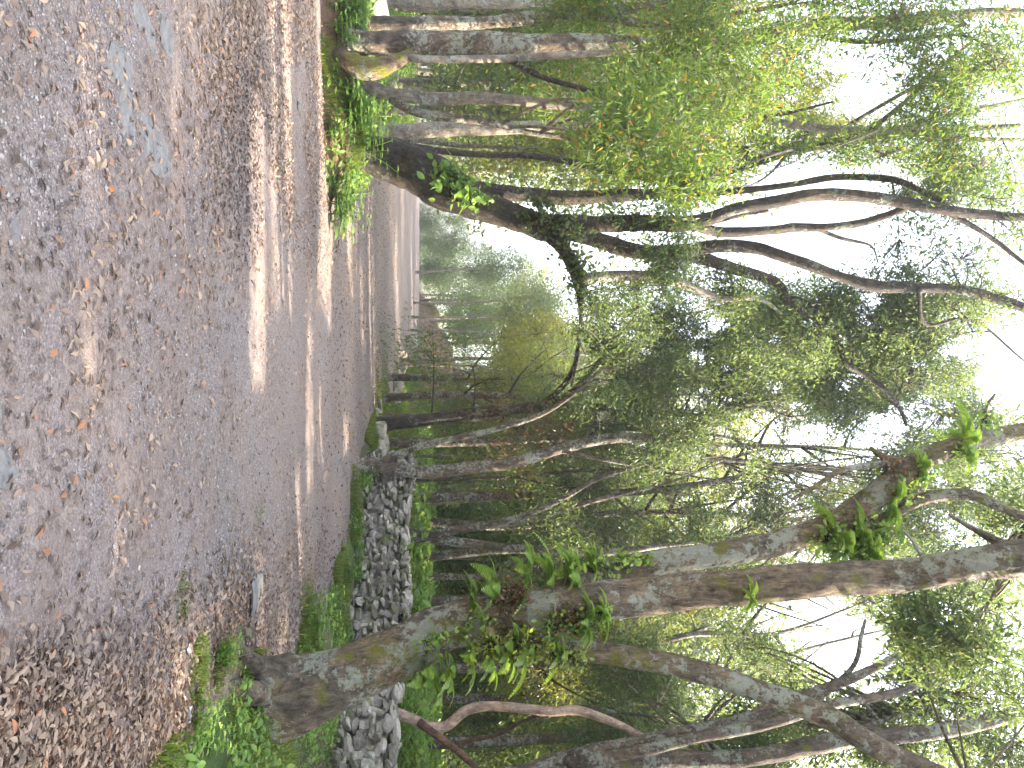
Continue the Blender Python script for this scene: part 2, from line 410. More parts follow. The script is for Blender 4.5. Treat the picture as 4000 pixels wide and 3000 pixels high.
def frames(c):
    T = np.gradient(c, axis=0); T /= np.linalg.norm(T, axis=1)[:, None] + 1e-9
    u = np.cross(T[0], [0.3, 0.9, 0.1]); u /= np.linalg.norm(u)
    U = [u]
    for i in range(1, len(c)):
        u = U[-1] - T[i] * (U[-1] @ T[i]); u /= np.linalg.norm(u) + 1e-9
        U.append(u)
    U = np.array(U)
    return T, U, np.cross(T, U)
class Geo:
    def __init__(s): s.V = []; s.F4 = []; s.F3 = []; s.n = 0; s.m4 = []; s.m3 = []
    def add(s, V, F4=None, F3=None, mat=0):
        V = np.asarray(V, float)
        s.V.append(V)
        if F4 is not None and len(F4): s.F4.append(np.asarray(F4) + s.n); s.m4.append(np.full(len(F4), mat))
        if F3 is not None and len(F3): s.F3.append(np.asarray(F3) + s.n); s.m3.append(np.full(len(F3), mat))
        s.n += len(V)
    def build(s, name, mats, parent=None, loc=None, smooth=False):
        V = np.vstack(s.V)
        if loc is not None: V = V - np.asarray(loc, float)
        fs, mi = [], []
        if s.F4: fs.append(np.vstack(s.F4)); mi.append(np.concatenate(s.m4))
        if s.F3: fs.append(np.vstack(s.F3)); mi.append(np.concatenate(s.m3))
        return mesh_obj(name, V, fs, mats, parent, None, smooth, np.concatenate(mi))
def tube(g, pts, rad, step=0.12, sides=10, lump=0.12, wob=0.0, mat=0, seed=0, flare=0.0):
    c, r = catmull(pts, rad, step)
    L = np.concatenate([[0], np.cumsum(np.linalg.norm(np.diff(c, axis=0), axis=1))])
    if wob:
        for k in range(3):
            c[:, k] += wob * np.sin(L * (2.1 + k) + seed * 3.1 + k * 2) * np.minimum(1, L * 2) * (0.4 if k == 2 else 1)
    T, U, W = frames(c)
    a = np.linspace(0, 2 * math.pi, sides, endpoint=False)
    A, LL = np.meshgrid(a, L)
    rr = r[:, None] * (1 + lump * (0.6 * np.sin(A * 2 + LL * 2.3 + seed) * np.sin(LL * 3.7 + seed * 2) + 0.5 * vnoise(np.cos(A) * 2 + seed, np.sin(A) * 2 + LL * 5, 1.0, seed % 13)
                                  + 0.45 * vnoise(np.cos(A) * 5 + LL * 9, np.sin(A) * 5 + seed, 1.0, 3)
                                  + 0.30 * vnoise(np.cos(A) * 11 + LL * 14, np.sin(A) * 11 - LL * 6 + seed, 1.0, 9)))
    if flare:
        rr = rr * (1 + flare * np.exp(-LL / (r[0] * 2.2)) * (1 + 0.5 * np.sin(A * 4 + seed)))
    V = c[:, None, :] + rr[..., None] * (np.cos(A)[..., None] * U[:, None, :] + np.sin(A)[..., None] * W[:, None, :])
    n = len(c)
    i = np.arange(n - 1)[:, None] * sides; j = np.arange(sides)[None, :]; j2 = (j + 1) % sides
    F = np.stack([i + j, i + j2, i + sides + j2, i + sides + j], -1).reshape(-1, 4)
    Vv = np.vstack([V.reshape(-1, 3), c[-1] + T[-1] * r[-1] * .7, c[0] - T[0] * r[0] * .3])
    k = n * sides
    F3 = [[(n - 1) * sides + q, (n - 1) * sides + (q + 1) % sides, k] for q in range(sides)] + [[(q + 1) % sides, q, k + 1] for q in range(sides)]
    g.add(Vv, F, F3, mat)
    return c, r
def unit(v): return v / (np.linalg.norm(v, axis=-1, keepdims=True) + 1e-9)
def leaves(g, C, D, L, wid=0.3, mat=0, fold=0.15, droop=0.0):
    """C centres of leaf bases, D directions, L lengths : kite-shaped folded leaves of 2 quads"""
    n = len(C)
    if n == 0: return
    D = unit(D); r = rng.normal(size=(n, 3)); S = unit(np.cross(D, r)); Nn = np.cross(S, D)
    L = L[:, None]; wv = L * wid * rng.uniform(.8, 1.2, (n, 1))
    tip = C + D * L - Nn * L * droop
    a = C + D * L * .38 + S * wv * .5 + Nn * wv * fold
    b = C + D * L * .38 - S * wv * .5 + Nn * wv * fold
    V = np.stack([C, a, tip, b], 1).reshape(-1, 3)
    i = np.arange(n)[:, None] * 4
    g.add(V, None, np.vstack([i + [0, 1, 2], i + [0, 2, 3]]), mat)
def big_leaves(g, C, D, L, wid=0.55, mat=0, fold=0.12, curl=0.1, Nrm=None):
    """rounder leaves: 6 quads' worth of outline, folded on the midrib"""
    n = len(C)
    D = unit(D)
    if Nrm is None: Nrm = rng.normal(size=(n, 3))
    S = unit(np.cross(D, Nrm)); Nn = np.cross(S, D)
    L = L[:, None]; W = L * wid
    prof = [(0, 0), (.22, .36), (.5, .5), (.78, .3), (1, 0)]
    mid, lf, rt = [], [], []
    for (u, v) in prof:
        z = -curl * L * (u * u)
        mid.append(C + D * L * u + Nn * z)
        lf.append(C + D * L * u + S * W * v + Nn * (z + W * v * fold * 2))
        rt.append(C + D * L * u - S * W * v + Nn * (z + W * v * fold * 2))
    V = np.stack([mid[0], mid[1], mid[2], mid[3], mid[4], lf[1], lf[2], lf[3], rt[1], rt[2], rt[3]], 1).reshape(-1, 3)
    i = np.arange(n)[:, None] * 11
    F4 = np.vstack([i + q for q in ([1, 2, 6, 5], [2, 3, 7, 6], [2, 1, 8, 9], [3, 2, 9, 10])])
    F3 = np.vstack([i + q for q in ([0, 1, 5], [3, 4, 7], [1, 0, 8], [4, 3, 10])])
    g.add(V, F4, F3, mat)
def thin_twigs(g, A, B, r, mat=1, bend=.12):
    """many 3-sided two-segment sticks from A to B at once"""
    n = len(A)
    if n == 0: return
    Mid = (A + B) / 2 + rng.normal(size=(n, 3)) * bend * np.linalg.norm(B - A, axis=1)[:, None]
    T = unit(B - A); U = unit(np.cross(T, [0.31, 0.2, 0.93])); W = np.cross(T, U)
    ring = []
    r = np.broadcast_to(r, (n,))[:, None]
    for Cc, s in ((A, 1.3), (Mid, 1.0), (B, .45)):
        for k in range(3):
            an = k * 2.094
            ring.append(Cc + (U * math.cos(an) + W * math.sin(an)) * r * s)
    V = np.stack(ring, 1).reshape(-1, 3)
    i = np.arange(n)[:, None] * 9
    F = []
    for s in (0, 3):
        for k in range(3):
            k2 = (k + 1) % 3
            F.append(i + [s + k, s + k2, s + 3 + k2, s + 3 + k])
    g.add(V, np.vstack(F), None, mat)

LEAF_K, SPRIG_K = 1.1, 2.0
def crown(name, skel, blobs, leafm, barkm, parent, loc, gaps=True, per=34, spread=0.20, wid=.3, orange=None):
    """blobs: (centre, (rx, ry, rz), sprigs, leaf length). Sprigs hang on twigs that spring from the limbs."""
    g = Geo()
    skel = np.asarray(skel)
    for (c, rad, ns, ll) in blobs:
        c = np.asarray(c, float); rad = np.asarray(rad, float)
        ns = int(ns * SPRIG_K * (.72 if leafm is M['leaf_mid'] else 1)); ll = ll * LEAF_K
        n0 = int(ns * 1.5)
        q = unit(rng.normal(size=(n0, 3))) * (rng.random((n0, 1)) ** .42)
        p = c + q * rad
        dens = vnoise(p[:, 0] + p[:, 2] * .7, p[:, 1] - p[:, 2] * .6, 1.4, 31)
        p = p[(dens > -.45)][:ns]
        if gaps: p = p[~in_gap(p)]
        p = p[~lets_sun(p)]
        if len(p) == 0: continue
        # secondary branches into the mass
        nb = max(2, min(7, len(p) // 18))
        ends = p[rng.choice(len(p), min(nb, len(p)), replace=False)]
        nodes_ = []
        for e in ends:
            d2 = ((skel - e) ** 2).sum(1)
            s = skel[np.argmin(d2)]
            dist = math.sqrt(d2.min())
            if dist < .15: nodes_.append(e[None]); continue
            k = max(4, int(dist / .25))
            tt = np.linspace(0, 1, k)[:, None]
            m1 = (s + e) / 2 + rng.normal(size=3) * dist * .12 + np.array([0, 0, dist * .08])
            pts = (1 - tt) ** 2 * s + 2 * tt * (1 - tt) * m1 + tt ** 2 * e
            tube(g, pts, np.linspace(min(.03, .008 + dist * .007), .004, k), step=.25, sides=5, lump=0, mat=1)
            nodes_.append(pts)
        nodes_ = np.vstack(nodes_)
        d2 = ((p[:, None, :] - nodes_[None]) ** 2).sum(2)
        src = nodes_[np.argmin(d2, 1)]
        ok = np.sqrt(d2.min(1)) < max(rad) * 1.2
        thin_twigs(g, src[ok], p[ok], .006)
        # leaves round each sprig
        m = len(p)
        out = unit(p - src + rng.normal(size=(m, 3)) * .25)
        tip = p + out * spread * 1.2
        nl = rng.integers(int(per * .6), int(per * 1.4), m)
        idx = np.repeat(np.arange(m), nl)
        f = rng.random(len(idx))[:, None]
        C = p[idx] * (1 - f) + tip[idx] * f + rng.normal(size=(len(idx), 3)) * spread * .75
        D = out[idx] * .6 + rng.normal(size=(len(idx), 3)) * .8 + np.array([0, 0, -.35])
        kk = ~lets_sun(C, .9)
        if gaps: kk &= ~in_gap(C, .8)
        C, D = C[kk], D[kk]
        leaves(g, C, D, ll * rng.uniform(.6, 1.25, len(C)), wid, 0)
    if g.n == 0: return None
    return g.build(name, [leafm, barkm], parent, loc)

TREES = []
def tree(name, label, cat, limbs, blobs=(), barkm='bark', leafm='leaf_dark', group=None, sides=16, step=.09, lump=.13, per=34, gaps=True, spread=.2, ground=True, flare=.35, wid=.3, extra=(), rootidx=()):
    """limbs: lists of (px, py, depth, width_px). The first is the trunk and is taken down into the soil."""
    W = []
    for L in limbs:
        pts, rad = [], []
        for (a, b, y, wd) in L:
            p, k = P(a, b, y); pts.append(p); rad.append(wd * k / 2)
        W.append((pts, rad))
    pts, rad = W[0]
    if ground:
        p0 = pts[0]; z0 = float(gh(p0[0], p0[1])) - .12
        if p0[2] > z0 + .05:
            pts.insert(0, np.array([p0[0] - (pts[1][0] - p0[0]) * .15, p0[1], z0])); rad.insert(0, rad[0] * 1.05)
        base = np.array([pts[0][0], pts[0][1], z0 + .12])
    else: base = pts[0].copy()
    root = thing(name, base, label, cat, group)
    skel = []
    for i, (pt, rd) in enumerate(W):
        g = Geo()
        s = sides if i == 0 else max(7, int(sides * .7))
        c, r = tube(g, pt, rd, step=step, sides=s, lump=lump, mat=0, seed=i + len(TREES), wob=min(rd) * .35, flare=flare if i == 0 else 0)
        skel.append(c)
        bm_ = barkm if isinstance(barkm, str) else barkm[min(i, len(barkm) - 1)]
        g.build('trunk' if i == 0 else ('root' if i in rootidx else 'branch'), M[bm_], root, base, smooth=True)
    skel = np.vstack(skel)
    bl = []
    for (a, b, y, ra, rb, ry, ns, ll) in blobs:
        p, k = P(a, b, y)
        bl.append((p, (rb * k, ry, ra * k), ns, ll))
    bl += list(extra)
    bm0 = barkm if isinstance(barkm, str) else barkm[0]
    if bl: crown('crown', skel, bl, M[leafm], M[bm0], root, base, gaps, per, spread, wid)
    TREES.append(root)
    return root

# ------------------------------------------------------------------ ground and road
def grid_obj(name, xs, ys, zf, mat, kind='structure'):
    X, Y = np.meshgrid(xs, ys)
    V = np.stack([X, Y, zf(X, Y)], -1).reshape(-1, 3)
    nx, ny = len(xs), len(ys)
    i = np.arange(ny - 1)[:, None] * nx; j = np.arange(nx - 1)[None]
    F = np.stack([i + j, i + j + 1, i + nx + j + 1, i + nx + j], -1).reshape(-1, 4)
    o = mesh_obj(name, V, F, mat, smooth=True)
    return tag(o, kind=kind)
def spaced(a, pts):
    out = []
    for (s, e, d) in pts: out.append(np.arange(s, e, d))
    return np.unique(np.concatenate(out))
ys = spaced(0, [(-30, 0, 2), (0, 20, .09), (20, 60, .4), (60, 120, 2), (120, 420, 20)])
xs = spaced(0, [(-300, -40, 20), (-40, -9, 1), (-9, 9, .09), (9, 40, 1), (40, 320, 20)])
grid_obj('ground', xs, ys, soil_z, M['floor'])
def road_obj():
    ry = spaced(0, [(-20, 0, 1), (0, 20, .08), (20, 90, .5)])
    u = np.linspace(0, 1, 160)
    xl, xr = road_left(ry) - .4, road_right(ry) + .35
    X = xl[:, None] * (1 - u) + xr[:, None] * u
    Y = np.repeat(ry[:, None], len(u), 1)
    V = np.stack([X, Y, road_z(X, Y)], -1).reshape(-1, 3)
    n = len(u)
    i = np.arange(len(ry) - 1)[:, None] * n; j = np.arange(n - 1)[None]
    F = np.stack([i + j, i + j + 1, i + n + j + 1, i + n + j], -1).reshape(-1, 4)
    return tag(mesh_obj('gravel_road', V, F, M['road'], smooth=True), kind='structure')
road_obj()

# ------------------------------------------------------------------ stones
ICO = None
def ico(sub=1):
    import bmesh
    b = bmesh.new(); bmesh.ops.create_icosphere(b, subdivisions=sub, radius=1)
    V = np.array([v.co[:] for v in b.verts]); F = np.array([[v.index for v in f.verts] for f in b.faces]); b.free()
    return V, F
ICO1, ICO2 = ico(1), ico(2)
def rock(g, c, size, rz=None, I=None, jag=.28, cuts=5, tilt=.25):
    V, F = I or ICO2
    V = V.copy()
    V = np.sign(V) * np.abs(V) ** .62; V = V * np.array([1, .92, .85]) + V[:, [1, 2, 0]] * rng.uniform(-.25, .25, 3)
    V = V * (1 + rng.normal(size=(len(V), 1)) * jag * .18)
    for _ in range(cuts):                       # planar facets
        n = unit(rng.normal(size=3)); d = rng.uniform(.38, .95)
        s = V @ n - d
        V = V - np.where(s > 0, s, 0)[:, None] * n
    V = V * np.asarray(size)
    a = rng.uniform(0, 6.28) if rz is None else rz
    ca, sa = math.cos(a), math.sin(a)
    tl = rng.normal() * tilt
    Rm = np.array([[ca, -sa, 0], [sa, ca, 0], [0, 0, 1]]) @ np.array([[1, 0, 0], [0, math.cos(tl), -math.sin(tl)], [0, math.sin(tl), math.cos(tl)]])
    g.add(V @ Rm.T + np.asarray(c), None, F)

def wall():
    g = Geo()
    line = np.array(WALL, float)
    seg = np.diff(line, axis=0); sl = np.linalg.norm(seg, axis=1); cum = np.concatenate([[0], np.cumsum(sl)])
    Lw = cum[-1]
    def at(s):
        i = min(np.searchsorted(cum, s, 'right') - 1, len(seg) - 1)
        t = (s - cum[i]) / sl[i]
        return line[i] + seg[i] * t, unit(np.array([-seg[i][1], seg[i][0]]))
    core = []
    s = 0
    rows = 9
    for r in range(rows):
        s = rng.uniform(0, .1)
        while s < Lw:
            p, nrm = at(s); wd = rng.uniform(.08, .22) * (1.35 if p[1] < 13 else 1)
            if rng.random() < .12: wd *= 1.5
            hmax = 0.98 + .06 * math.sin(s * 1.3)
            zz = base_z(p[1]) + .04 + (r + .5 + rng.normal() * .22) * hmax / rows
            th = .27 - .08 * r / rows
            for side in (1, -1):
                if side == -1 and r < rows - 3: continue
                q = p + nrm * side * (th + rng.normal() * .06)
                rock(g, (q[0], q[1], zz), (wd * .54, rng.uniform(.06, .15), rng.uniform(.03, .075) * (1 + wd)), I=ICO2, cuts=9, tilt=.4, rz=math.atan2(-nrm[0], nrm[1]) + rng.normal() * .5)
            s += wd * .86
    s = 0
    while s < Lw:                                # cap stones
        p, nrm = at(s); wd = rng.uniform(.14, .30)
        for o_ in (-.12, .12):
            q = p + nrm * (o_ + rng.normal() * .05)
            rock(g, (q[0], q[1], base_z(p[1]) + 1.03 + .06 * math.sin(s * 1.3) + rng.normal() * .02), (wd * .6, .17, .065), rz=math.atan2(-nrm[0], nrm[1]) + rng.normal() * .2)
        s += wd * .95
    # hearting inside
    for k in range(60):
        s = Lw * (k + .5) / 60; p, nrm = at(s)
        rock(g, (p[0], p[1], base_z(p[1]) + .45), (.2, .2, .5), jag=.1)
    root = g.build('stone_wall', M['stone'])
    tag(root, 'low dry wall of loose grey stones along the road, passing behind the fern covered trunk', 'wall')
wall()

def stone_thing(name, px, py, y, size, label, mat='boulder', group=None, z=None, I=None, cuts=6):
    p, k = P(px, py, y)
    zz = gh(p[0], p[1]) if z is None else z
    g = Geo(); rock(g, (0, 0, 0), size, I=I or ICO2, cuts=cuts)
    o = g.build(name, M[mat])
    o.location = (p[0], p[1], float(zz) + size[2] * .35)
    return tag(o, label, 'stone', group)
def gpt(px, py):
    y = 2574.6 / (940 - px); return (py - CY) / F_PX * y * 1.0, y

# ------------------------------------------------------------------ the trees
B = tree
# right foreground tree
B('mossy_tree', 'nearest big tree, ferns sprouting from its lichen covered trunk, forking into three heavy limbs', 'tree', [
    [(505, 1530, 6.7, 128), (575, 1512, 6.7, 128), (644, 1488, 6.7, 128), (737, 1451, 6.7, 117), (872, 1405, 6.7, 103), (995, 1358, 6.65, 100), (1100, 1338, 6.6, 97), (1200, 1315, 6.5, 92), (1290, 1292, 6.45, 84), (1400, 1280, 6.4, 80), (1500, 1271, 6.3, 76), (1700, 1262, 6.2, 70), (1900, 1255, 6.1, 70), (2000, 1240, 6.0, 72), (2100, 1212, 5.9, 74), (2230, 1188, 5.8, 76), (2400, 1150, 5.7, 60)],
    [(1170, 1300, 6.6, 50), (1260, 1262, 6.8, 56), (1350, 1238, 6.9, 55), (1500, 1203, 7.0, 54), (1700, 1165, 7.1, 54), (1800, 1136, 7.1, 55), (1870, 1092, 7.1, 54), (1925, 1045, 7.1, 50), (2000, 992, 7.1, 42), (2100, 950, 7.1, 38), (2220, 925, 7.1, 36), (2380, 880, 7.1, 28)],
    [(1110, 1352, 6.6, 50), (1160, 1375, 6.5, 50), (1295, 1401, 6.4, 48), (1445, 1431, 6.3, 46), (1535, 1461, 6.25, 46), (1660, 1506, 6.2, 46), (1788, 1551, 6.1, 46), (1878, 1603, 6.0, 46), (1960, 1640, 6, 42), (2100, 1700, 5.9, 34)],
    [(1840, 1150, 7.1, 20), (1914, 1119, 7.1, 24), (2004, 1080, 7.0, 26), (2094, 1071, 6.9, 24), (2161, 1096, 6.8, 22), (2225, 1122, 6.7, 20)],
    [(1955, 999, 7.1, 20), (1880, 1003, 7.0, 13), (1811, 1018, 6.9, 11), (1760, 1050, 6.9, 9), (1712, 1078, 6.8, 6)],
    [(1960, 1000, 7.1, 16), (1905, 985, 7.1, 13), (1880, 968, 7.1, 8)], [(2110, 945, 7.1, 14), (2130, 880, 7.1, 7), (2150, 850, 7.1, 4)],
    [(2060, 1225, 6, 18), (2010, 1262, 5.9, 12), (1960, 1275, 5.9, 6)],
    [(2190, 1190, 5.8, 30), (2100, 1140, 6.1, 12), (2050, 1110, 6.3, 6)],
    [(600, 1470, 6.55, 60), (556, 1440, 6.45, 44), (524, 1410, 6.3, 26), (508, 1385, 6.2, 14)], [(560, 1500, 6.4, 60), (508, 1485, 6.15, 40), (480, 1478, 5.95, 18)], [(570, 1560, 6.6, 60), (520, 1600, 6.5, 46), (490, 1640, 6.4, 26), (478, 1670, 6.3, 12)]],
   rootidx=(9, 10, 11), blobs=
  [(2100, 1400, 7.0, 120, 120, 1.0, 110, .085), (2140, 1120, 7.5, 90, 60, .8, 40, .08), (2000, 1350, 8.0, 80, 50, .8, 50, .085), (2150, 1000, 8.2, 60, 60, .7, 30, .085), (1560, 1215, 8.2, 100, 40, .6, 25, .07)],
  barkm='bark_moss', sides=56, step=.028, lump=.13, flare=.45)
# tree at the right edge
B('grey_tree', 'grey forked tree cut by the picture\'s bottom edge, beyond the fern covered trunk', 'tree', [
    [(690, 1760, 9.3, 80), (900, 1730, 9.3, 70), (1100, 1690, 9.3, 62), (1250, 1650, 9.3, 56), (1400, 1636, 9.3, 42), (1548, 1641, 9.3, 38), (1758, 1612, 9.3, 38), (1968, 1583, 9.3, 34), (2178, 1551, 9.3, 28), (2400, 1500, 9.3, 18)],
    [(1200, 1655, 9.3, 36), (1260, 1628, 9.2, 32), (1325, 1610, 9.2, 26), (1445, 1587, 9.2, 24), (1565, 1566, 9.2, 24), (1640, 1540, 9.2, 22), (1728, 1507, 9.3, 22), (1848, 1461, 9.4, 20), (1938, 1416, 9.5, 15), (1983, 1371, 9.5, 8)],
    [(1230, 1650, 9.2, 30), (1385, 1624, 9.0, 26), (1505, 1592, 9.0, 24), (1668, 1560, 9.0, 24), (1788, 1525, 9.1, 22), (1908, 1503, 9.2, 20), (2000, 1476, 9.3, 13), (2100, 1440, 9.3, 8)],
    [(1700, 1555, 9.1, 14), (1800, 1480, 9.4, 12), (1848, 1430, 9.6, 10), (1860, 1380, 9.8, 9), (1870, 1340, 10, 6)],
    [(1780, 1605, 9.3, 14), (1900, 1560, 9.8, 10), (2010, 1520, 9.9, 6)]],
  [(2050, 1480, 10, 130, 110, 1.3, 200, .09), (1850, 1600, 10.5, 130, 70, 1.2, 150, .09), (1600, 1500, 12, 150, 130, 1.3, 150, .09), (2150, 1340, 10.5, 90, 90, 1.2, 120, .09), (1600, 1630, 11, 120, 50, 1, 80, .09), (1420, 1480, 13.5, 150, 80, 1.5, 150, .10), (1350, 1620, 13, 120, 60, 1.5, 110, .10), (1650, 1410, 14, 90, 50, 1.4, 90, .10), (2130, 1620, 10.5, 100, 60, 1.2, 110, .09), (1980, 1370, 12, 80, 40, 1, 60, .09), (1960, 1500, 11, 120, 60, 1.2, 100, .09)],
  barkm='bark', sides=22, step=.07)
B('peeling_tree', 'slim tree with smooth peeling pink bark bending over the stone wall', 'tree', [
    [(835, 1536, 11.6, 26), (880, 1548, 11.6, 24), (925, 1568, 11.5, 23), (965, 1568, 11.5, 22), (1000, 1541, 11.5, 22), (1040, 1528, 11.5, 21), (1115, 1530, 11.4, 20), (1190, 1536, 11.3, 20), (1250, 1534, 11.3, 20), (1325, 1560, 11.2, 17), (1390, 1592, 11.1, 14), (1480, 1640, 11, 9)],
    [(905, 1560, 11.5, 18), (932, 1581, 11.4, 17), (992, 1628, 11.3, 15), (1060, 1690, 11.2, 12)],
    [(985, 1608, 11.9, 12), (1020, 1598, 11.8, 9), (1070, 1587, 11.7, 8), (1130, 1557, 11.5, 8), (1185, 1540, 11.3, 7)],
    [(1190, 1533, 11.3, 8), (1260, 1526, 11.4, 7), (1350, 1542, 11.6, 6), (1420, 1550, 11.7, 5), (1480, 1570, 11.8, 3)]],
  [(1500, 1660, 11, 80, 50, .7, 30, .085)],
  barkm=('bark_peel', 'bark_red', 'bark_red', 'bark_dark'), sides=14, step=.08, lump=.05, flare=.2)
# trees along the wall
B('dark_trunk_tree', 'dark slim trunk rising from the stone heap where the dry wall ends', 'tree', [
    [(828, 917, 19.5, 31), (904, 909, 19.5, 27), (994, 895, 19.5, 25), (1114, 884, 19.5, 24), (1200, 879, 19.5, 21), (1300, 880, 19.5, 17), (1450, 892, 19.6, 12), (1560, 900, 19.7, 6)],
    [(1175, 880, 19.5, 17), (1230, 850, 19.0, 15), (1275, 805, 18.5, 11), (1310, 760, 18, 8), (1350, 700, 17.7, 5)],
    [(1165, 880, 19.5, 16), (1215, 836, 19.2, 12), (1240, 790, 19, 9), (1250, 730, 18.5, 6), (1253, 690, 18, 4)]],
  [(1330, 740, 18, 80, 80, 1.4, 130, .12), (1400, 830, 19, 110, 80, 1.4, 150, .12), (1520, 780, 19, 120, 110, 1.6, 190, .12), (1220, 960, 21, 60, 60, 1.4, 60, .12), (1340, 920, 20, 80, 50, 1.4, 70, .12), (1680, 690, 18, 110, 90, 1.8, 150, .12), (1440, 700, 18.5, 80, 60, 1.5, 110, .12), (1620, 800, 18, 90, 70, 1.5, 110, .12)],
  barkm='bark_dark', sides=14, step=.15)
B('forked_tree', 'lichen spotted tree forking near the ground at the start of the wall', 'tree', [
    [(779, 1004, 15.8, 34), (820, 1006, 15.8, 32), (874, 1015, 15.8, 28), (934, 1019, 15.8, 27), (1054, 1008, 15.8, 26), (1114, 998, 15.8, 26), (1204, 970, 15.9, 24), (1328, 947, 16, 22), (1419, 946, 16, 22), (1509, 916, 16, 20), (1599, 876, 16, 18), (1712, 849, 16, 12), (1785, 805, 16, 8)],
    [(810, 1002, 15.8, 20), (868, 980, 15.7, 16), (919, 962, 15.6, 14), (994, 944, 15.5, 13), (1084, 923, 15.4, 12), (1174, 894, 15.3, 11), (1240, 850, 15.2, 9), (1300, 795, 15.1, 6)],
    [(1400, 947, 16, 12), (1464, 970, 15.8, 14), (1531, 988, 15.7, 13), (1640, 1000, 15.6, 9), (1700, 1010, 15.5, 5)],
    [(1560, 893, 16, 12), (1640, 880, 15.8, 8), (1700, 900, 15.7, 5)], [(1200, 972, 15.9, 10), (1290, 990, 15.6, 8), (1400, 1010, 15.4, 6), (1500, 1020, 15.3, 3)]],
  [(1760, 860, 15, 120, 90, 1.3, 210, .10), (1560, 970, 15, 120, 70, 1.3, 140, .10), (1650, 760, 15, 100, 70, 1.2, 120, .10), (1290, 860, 15.5, 60, 50, 1, 30, .10), (1900, 830, 15, 90, 80, 1.3, 150, .10), (1380, 990, 16, 80, 50, 1, 60, .10), (2040, 930, 14, 110, 80, 1.4, 170, .10), (1950, 1010, 14, 90, 60, 1.2, 110, .10), (1460, 820, 15.5, 90, 60, 1.2, 110, .10), (1850, 740, 15, 90, 70, 1.3, 120, .10)],
  barkm='bark', sides=18, step=.1)
B('thin_tree', 'very thin straight dark tree between the low forked tree and the wall\'s rubble face', 'tree', [
    [(850, 1040, 17.5, 9), (994, 1034, 17.5, 8), (1100, 1030, 17.5, 7), (1328, 1014, 17.5, 6), (1500, 1030, 17.5, 4), (1620, 1050, 17.5, 3)],
    [(1100, 1030, 17.5, 5), (1250, 1055, 17.3, 4), (1400, 1062, 17.2, 3)]],
  [(1600, 1060, 17, 100, 60, 1.2, 90, .11), (1250, 1050, 18, 80, 40, 1, 40, .11)], barkm='bark_dark', sides=8, step=.2)
B('splayed_tree', 'tree behind the middle of the wall splitting into splayed dark stems', 'tree', [
    [(862, 1152, 16.5, 42), (900, 1156, 16.5, 26), (930, 1160, 16.5, 22), (994, 1171, 16.5, 20), (1084, 1183, 16.5, 18), (1204, 1188, 16.5, 17), (1328, 1193, 16.6, 15), (1430, 1180, 16.7, 10), (1560, 1165, 16.8, 6)],
    [(915, 1158, 16.5, 18), (940, 1154, 16.4, 18), (994, 1145, 16.3, 17), (1054, 1133, 16.2, 16), (1114, 1118, 16.1, 14), (1174, 1097, 16, 12), (1234, 1067, 15.9, 11), (1294, 1034, 15.8, 10), (1400, 1000, 15.7, 6)],
    [(1054, 1134, 16.2, 12), (1100, 1132, 16.4, 12), (1174, 1115, 16.6, 12), (1264, 1088, 16.7, 11), (1340, 1068, 16.8, 9), (1450, 1040, 16.9, 6), (1560, 1000, 17, 4)]],
  [(1620, 1120, 16, 110, 70, 1.3, 140, .10), (1480, 1170, 17, 90, 60, 1.3, 90, .10), (1330, 1120, 17.5, 70, 50, 1.2, 70, .10), (1750, 1040, 15.5, 90, 70, 1.3, 110, .10), (1230, 1130, 19, 80, 60, 1.2, 70, .11), (1740, 1180, 16, 90, 60, 1.3, 100, .10), (1930, 1130, 15, 120, 80, 1.5, 170, .10), (2100, 1060, 14.5, 90, 80, 1.4, 120, .10), (1440, 1090, 16.5, 90, 50, 1.2, 90, .10)],
  barkm='bark', sides=14, step=.12)
B('slender_tree', 'slender grey tree standing behind the wall close to the fern covered trunk', 'tree', [
    [(895, 1248, 19, 16), (960, 1247, 19, 15), (1039, 1244, 19, 13), (1150, 1230, 19, 12), (1300, 1215, 19, 10), (1450, 1225, 19, 7)]],
  [(1250, 1230, 19, 90, 60, 1.3, 90, .12), (1120, 1250, 22, 70, 70, 1.3, 80, .12), (1420, 1250, 18.5, 90, 60, 1.3, 90, .12), (1620, 1220, 18, 110, 60, 1.3, 110, .11), (1800, 1160, 17, 90, 70, 1.3, 110, .1), (2080, 1240, 15, 110, 60, 1.4, 120, .1)], sides=10, step=.2)
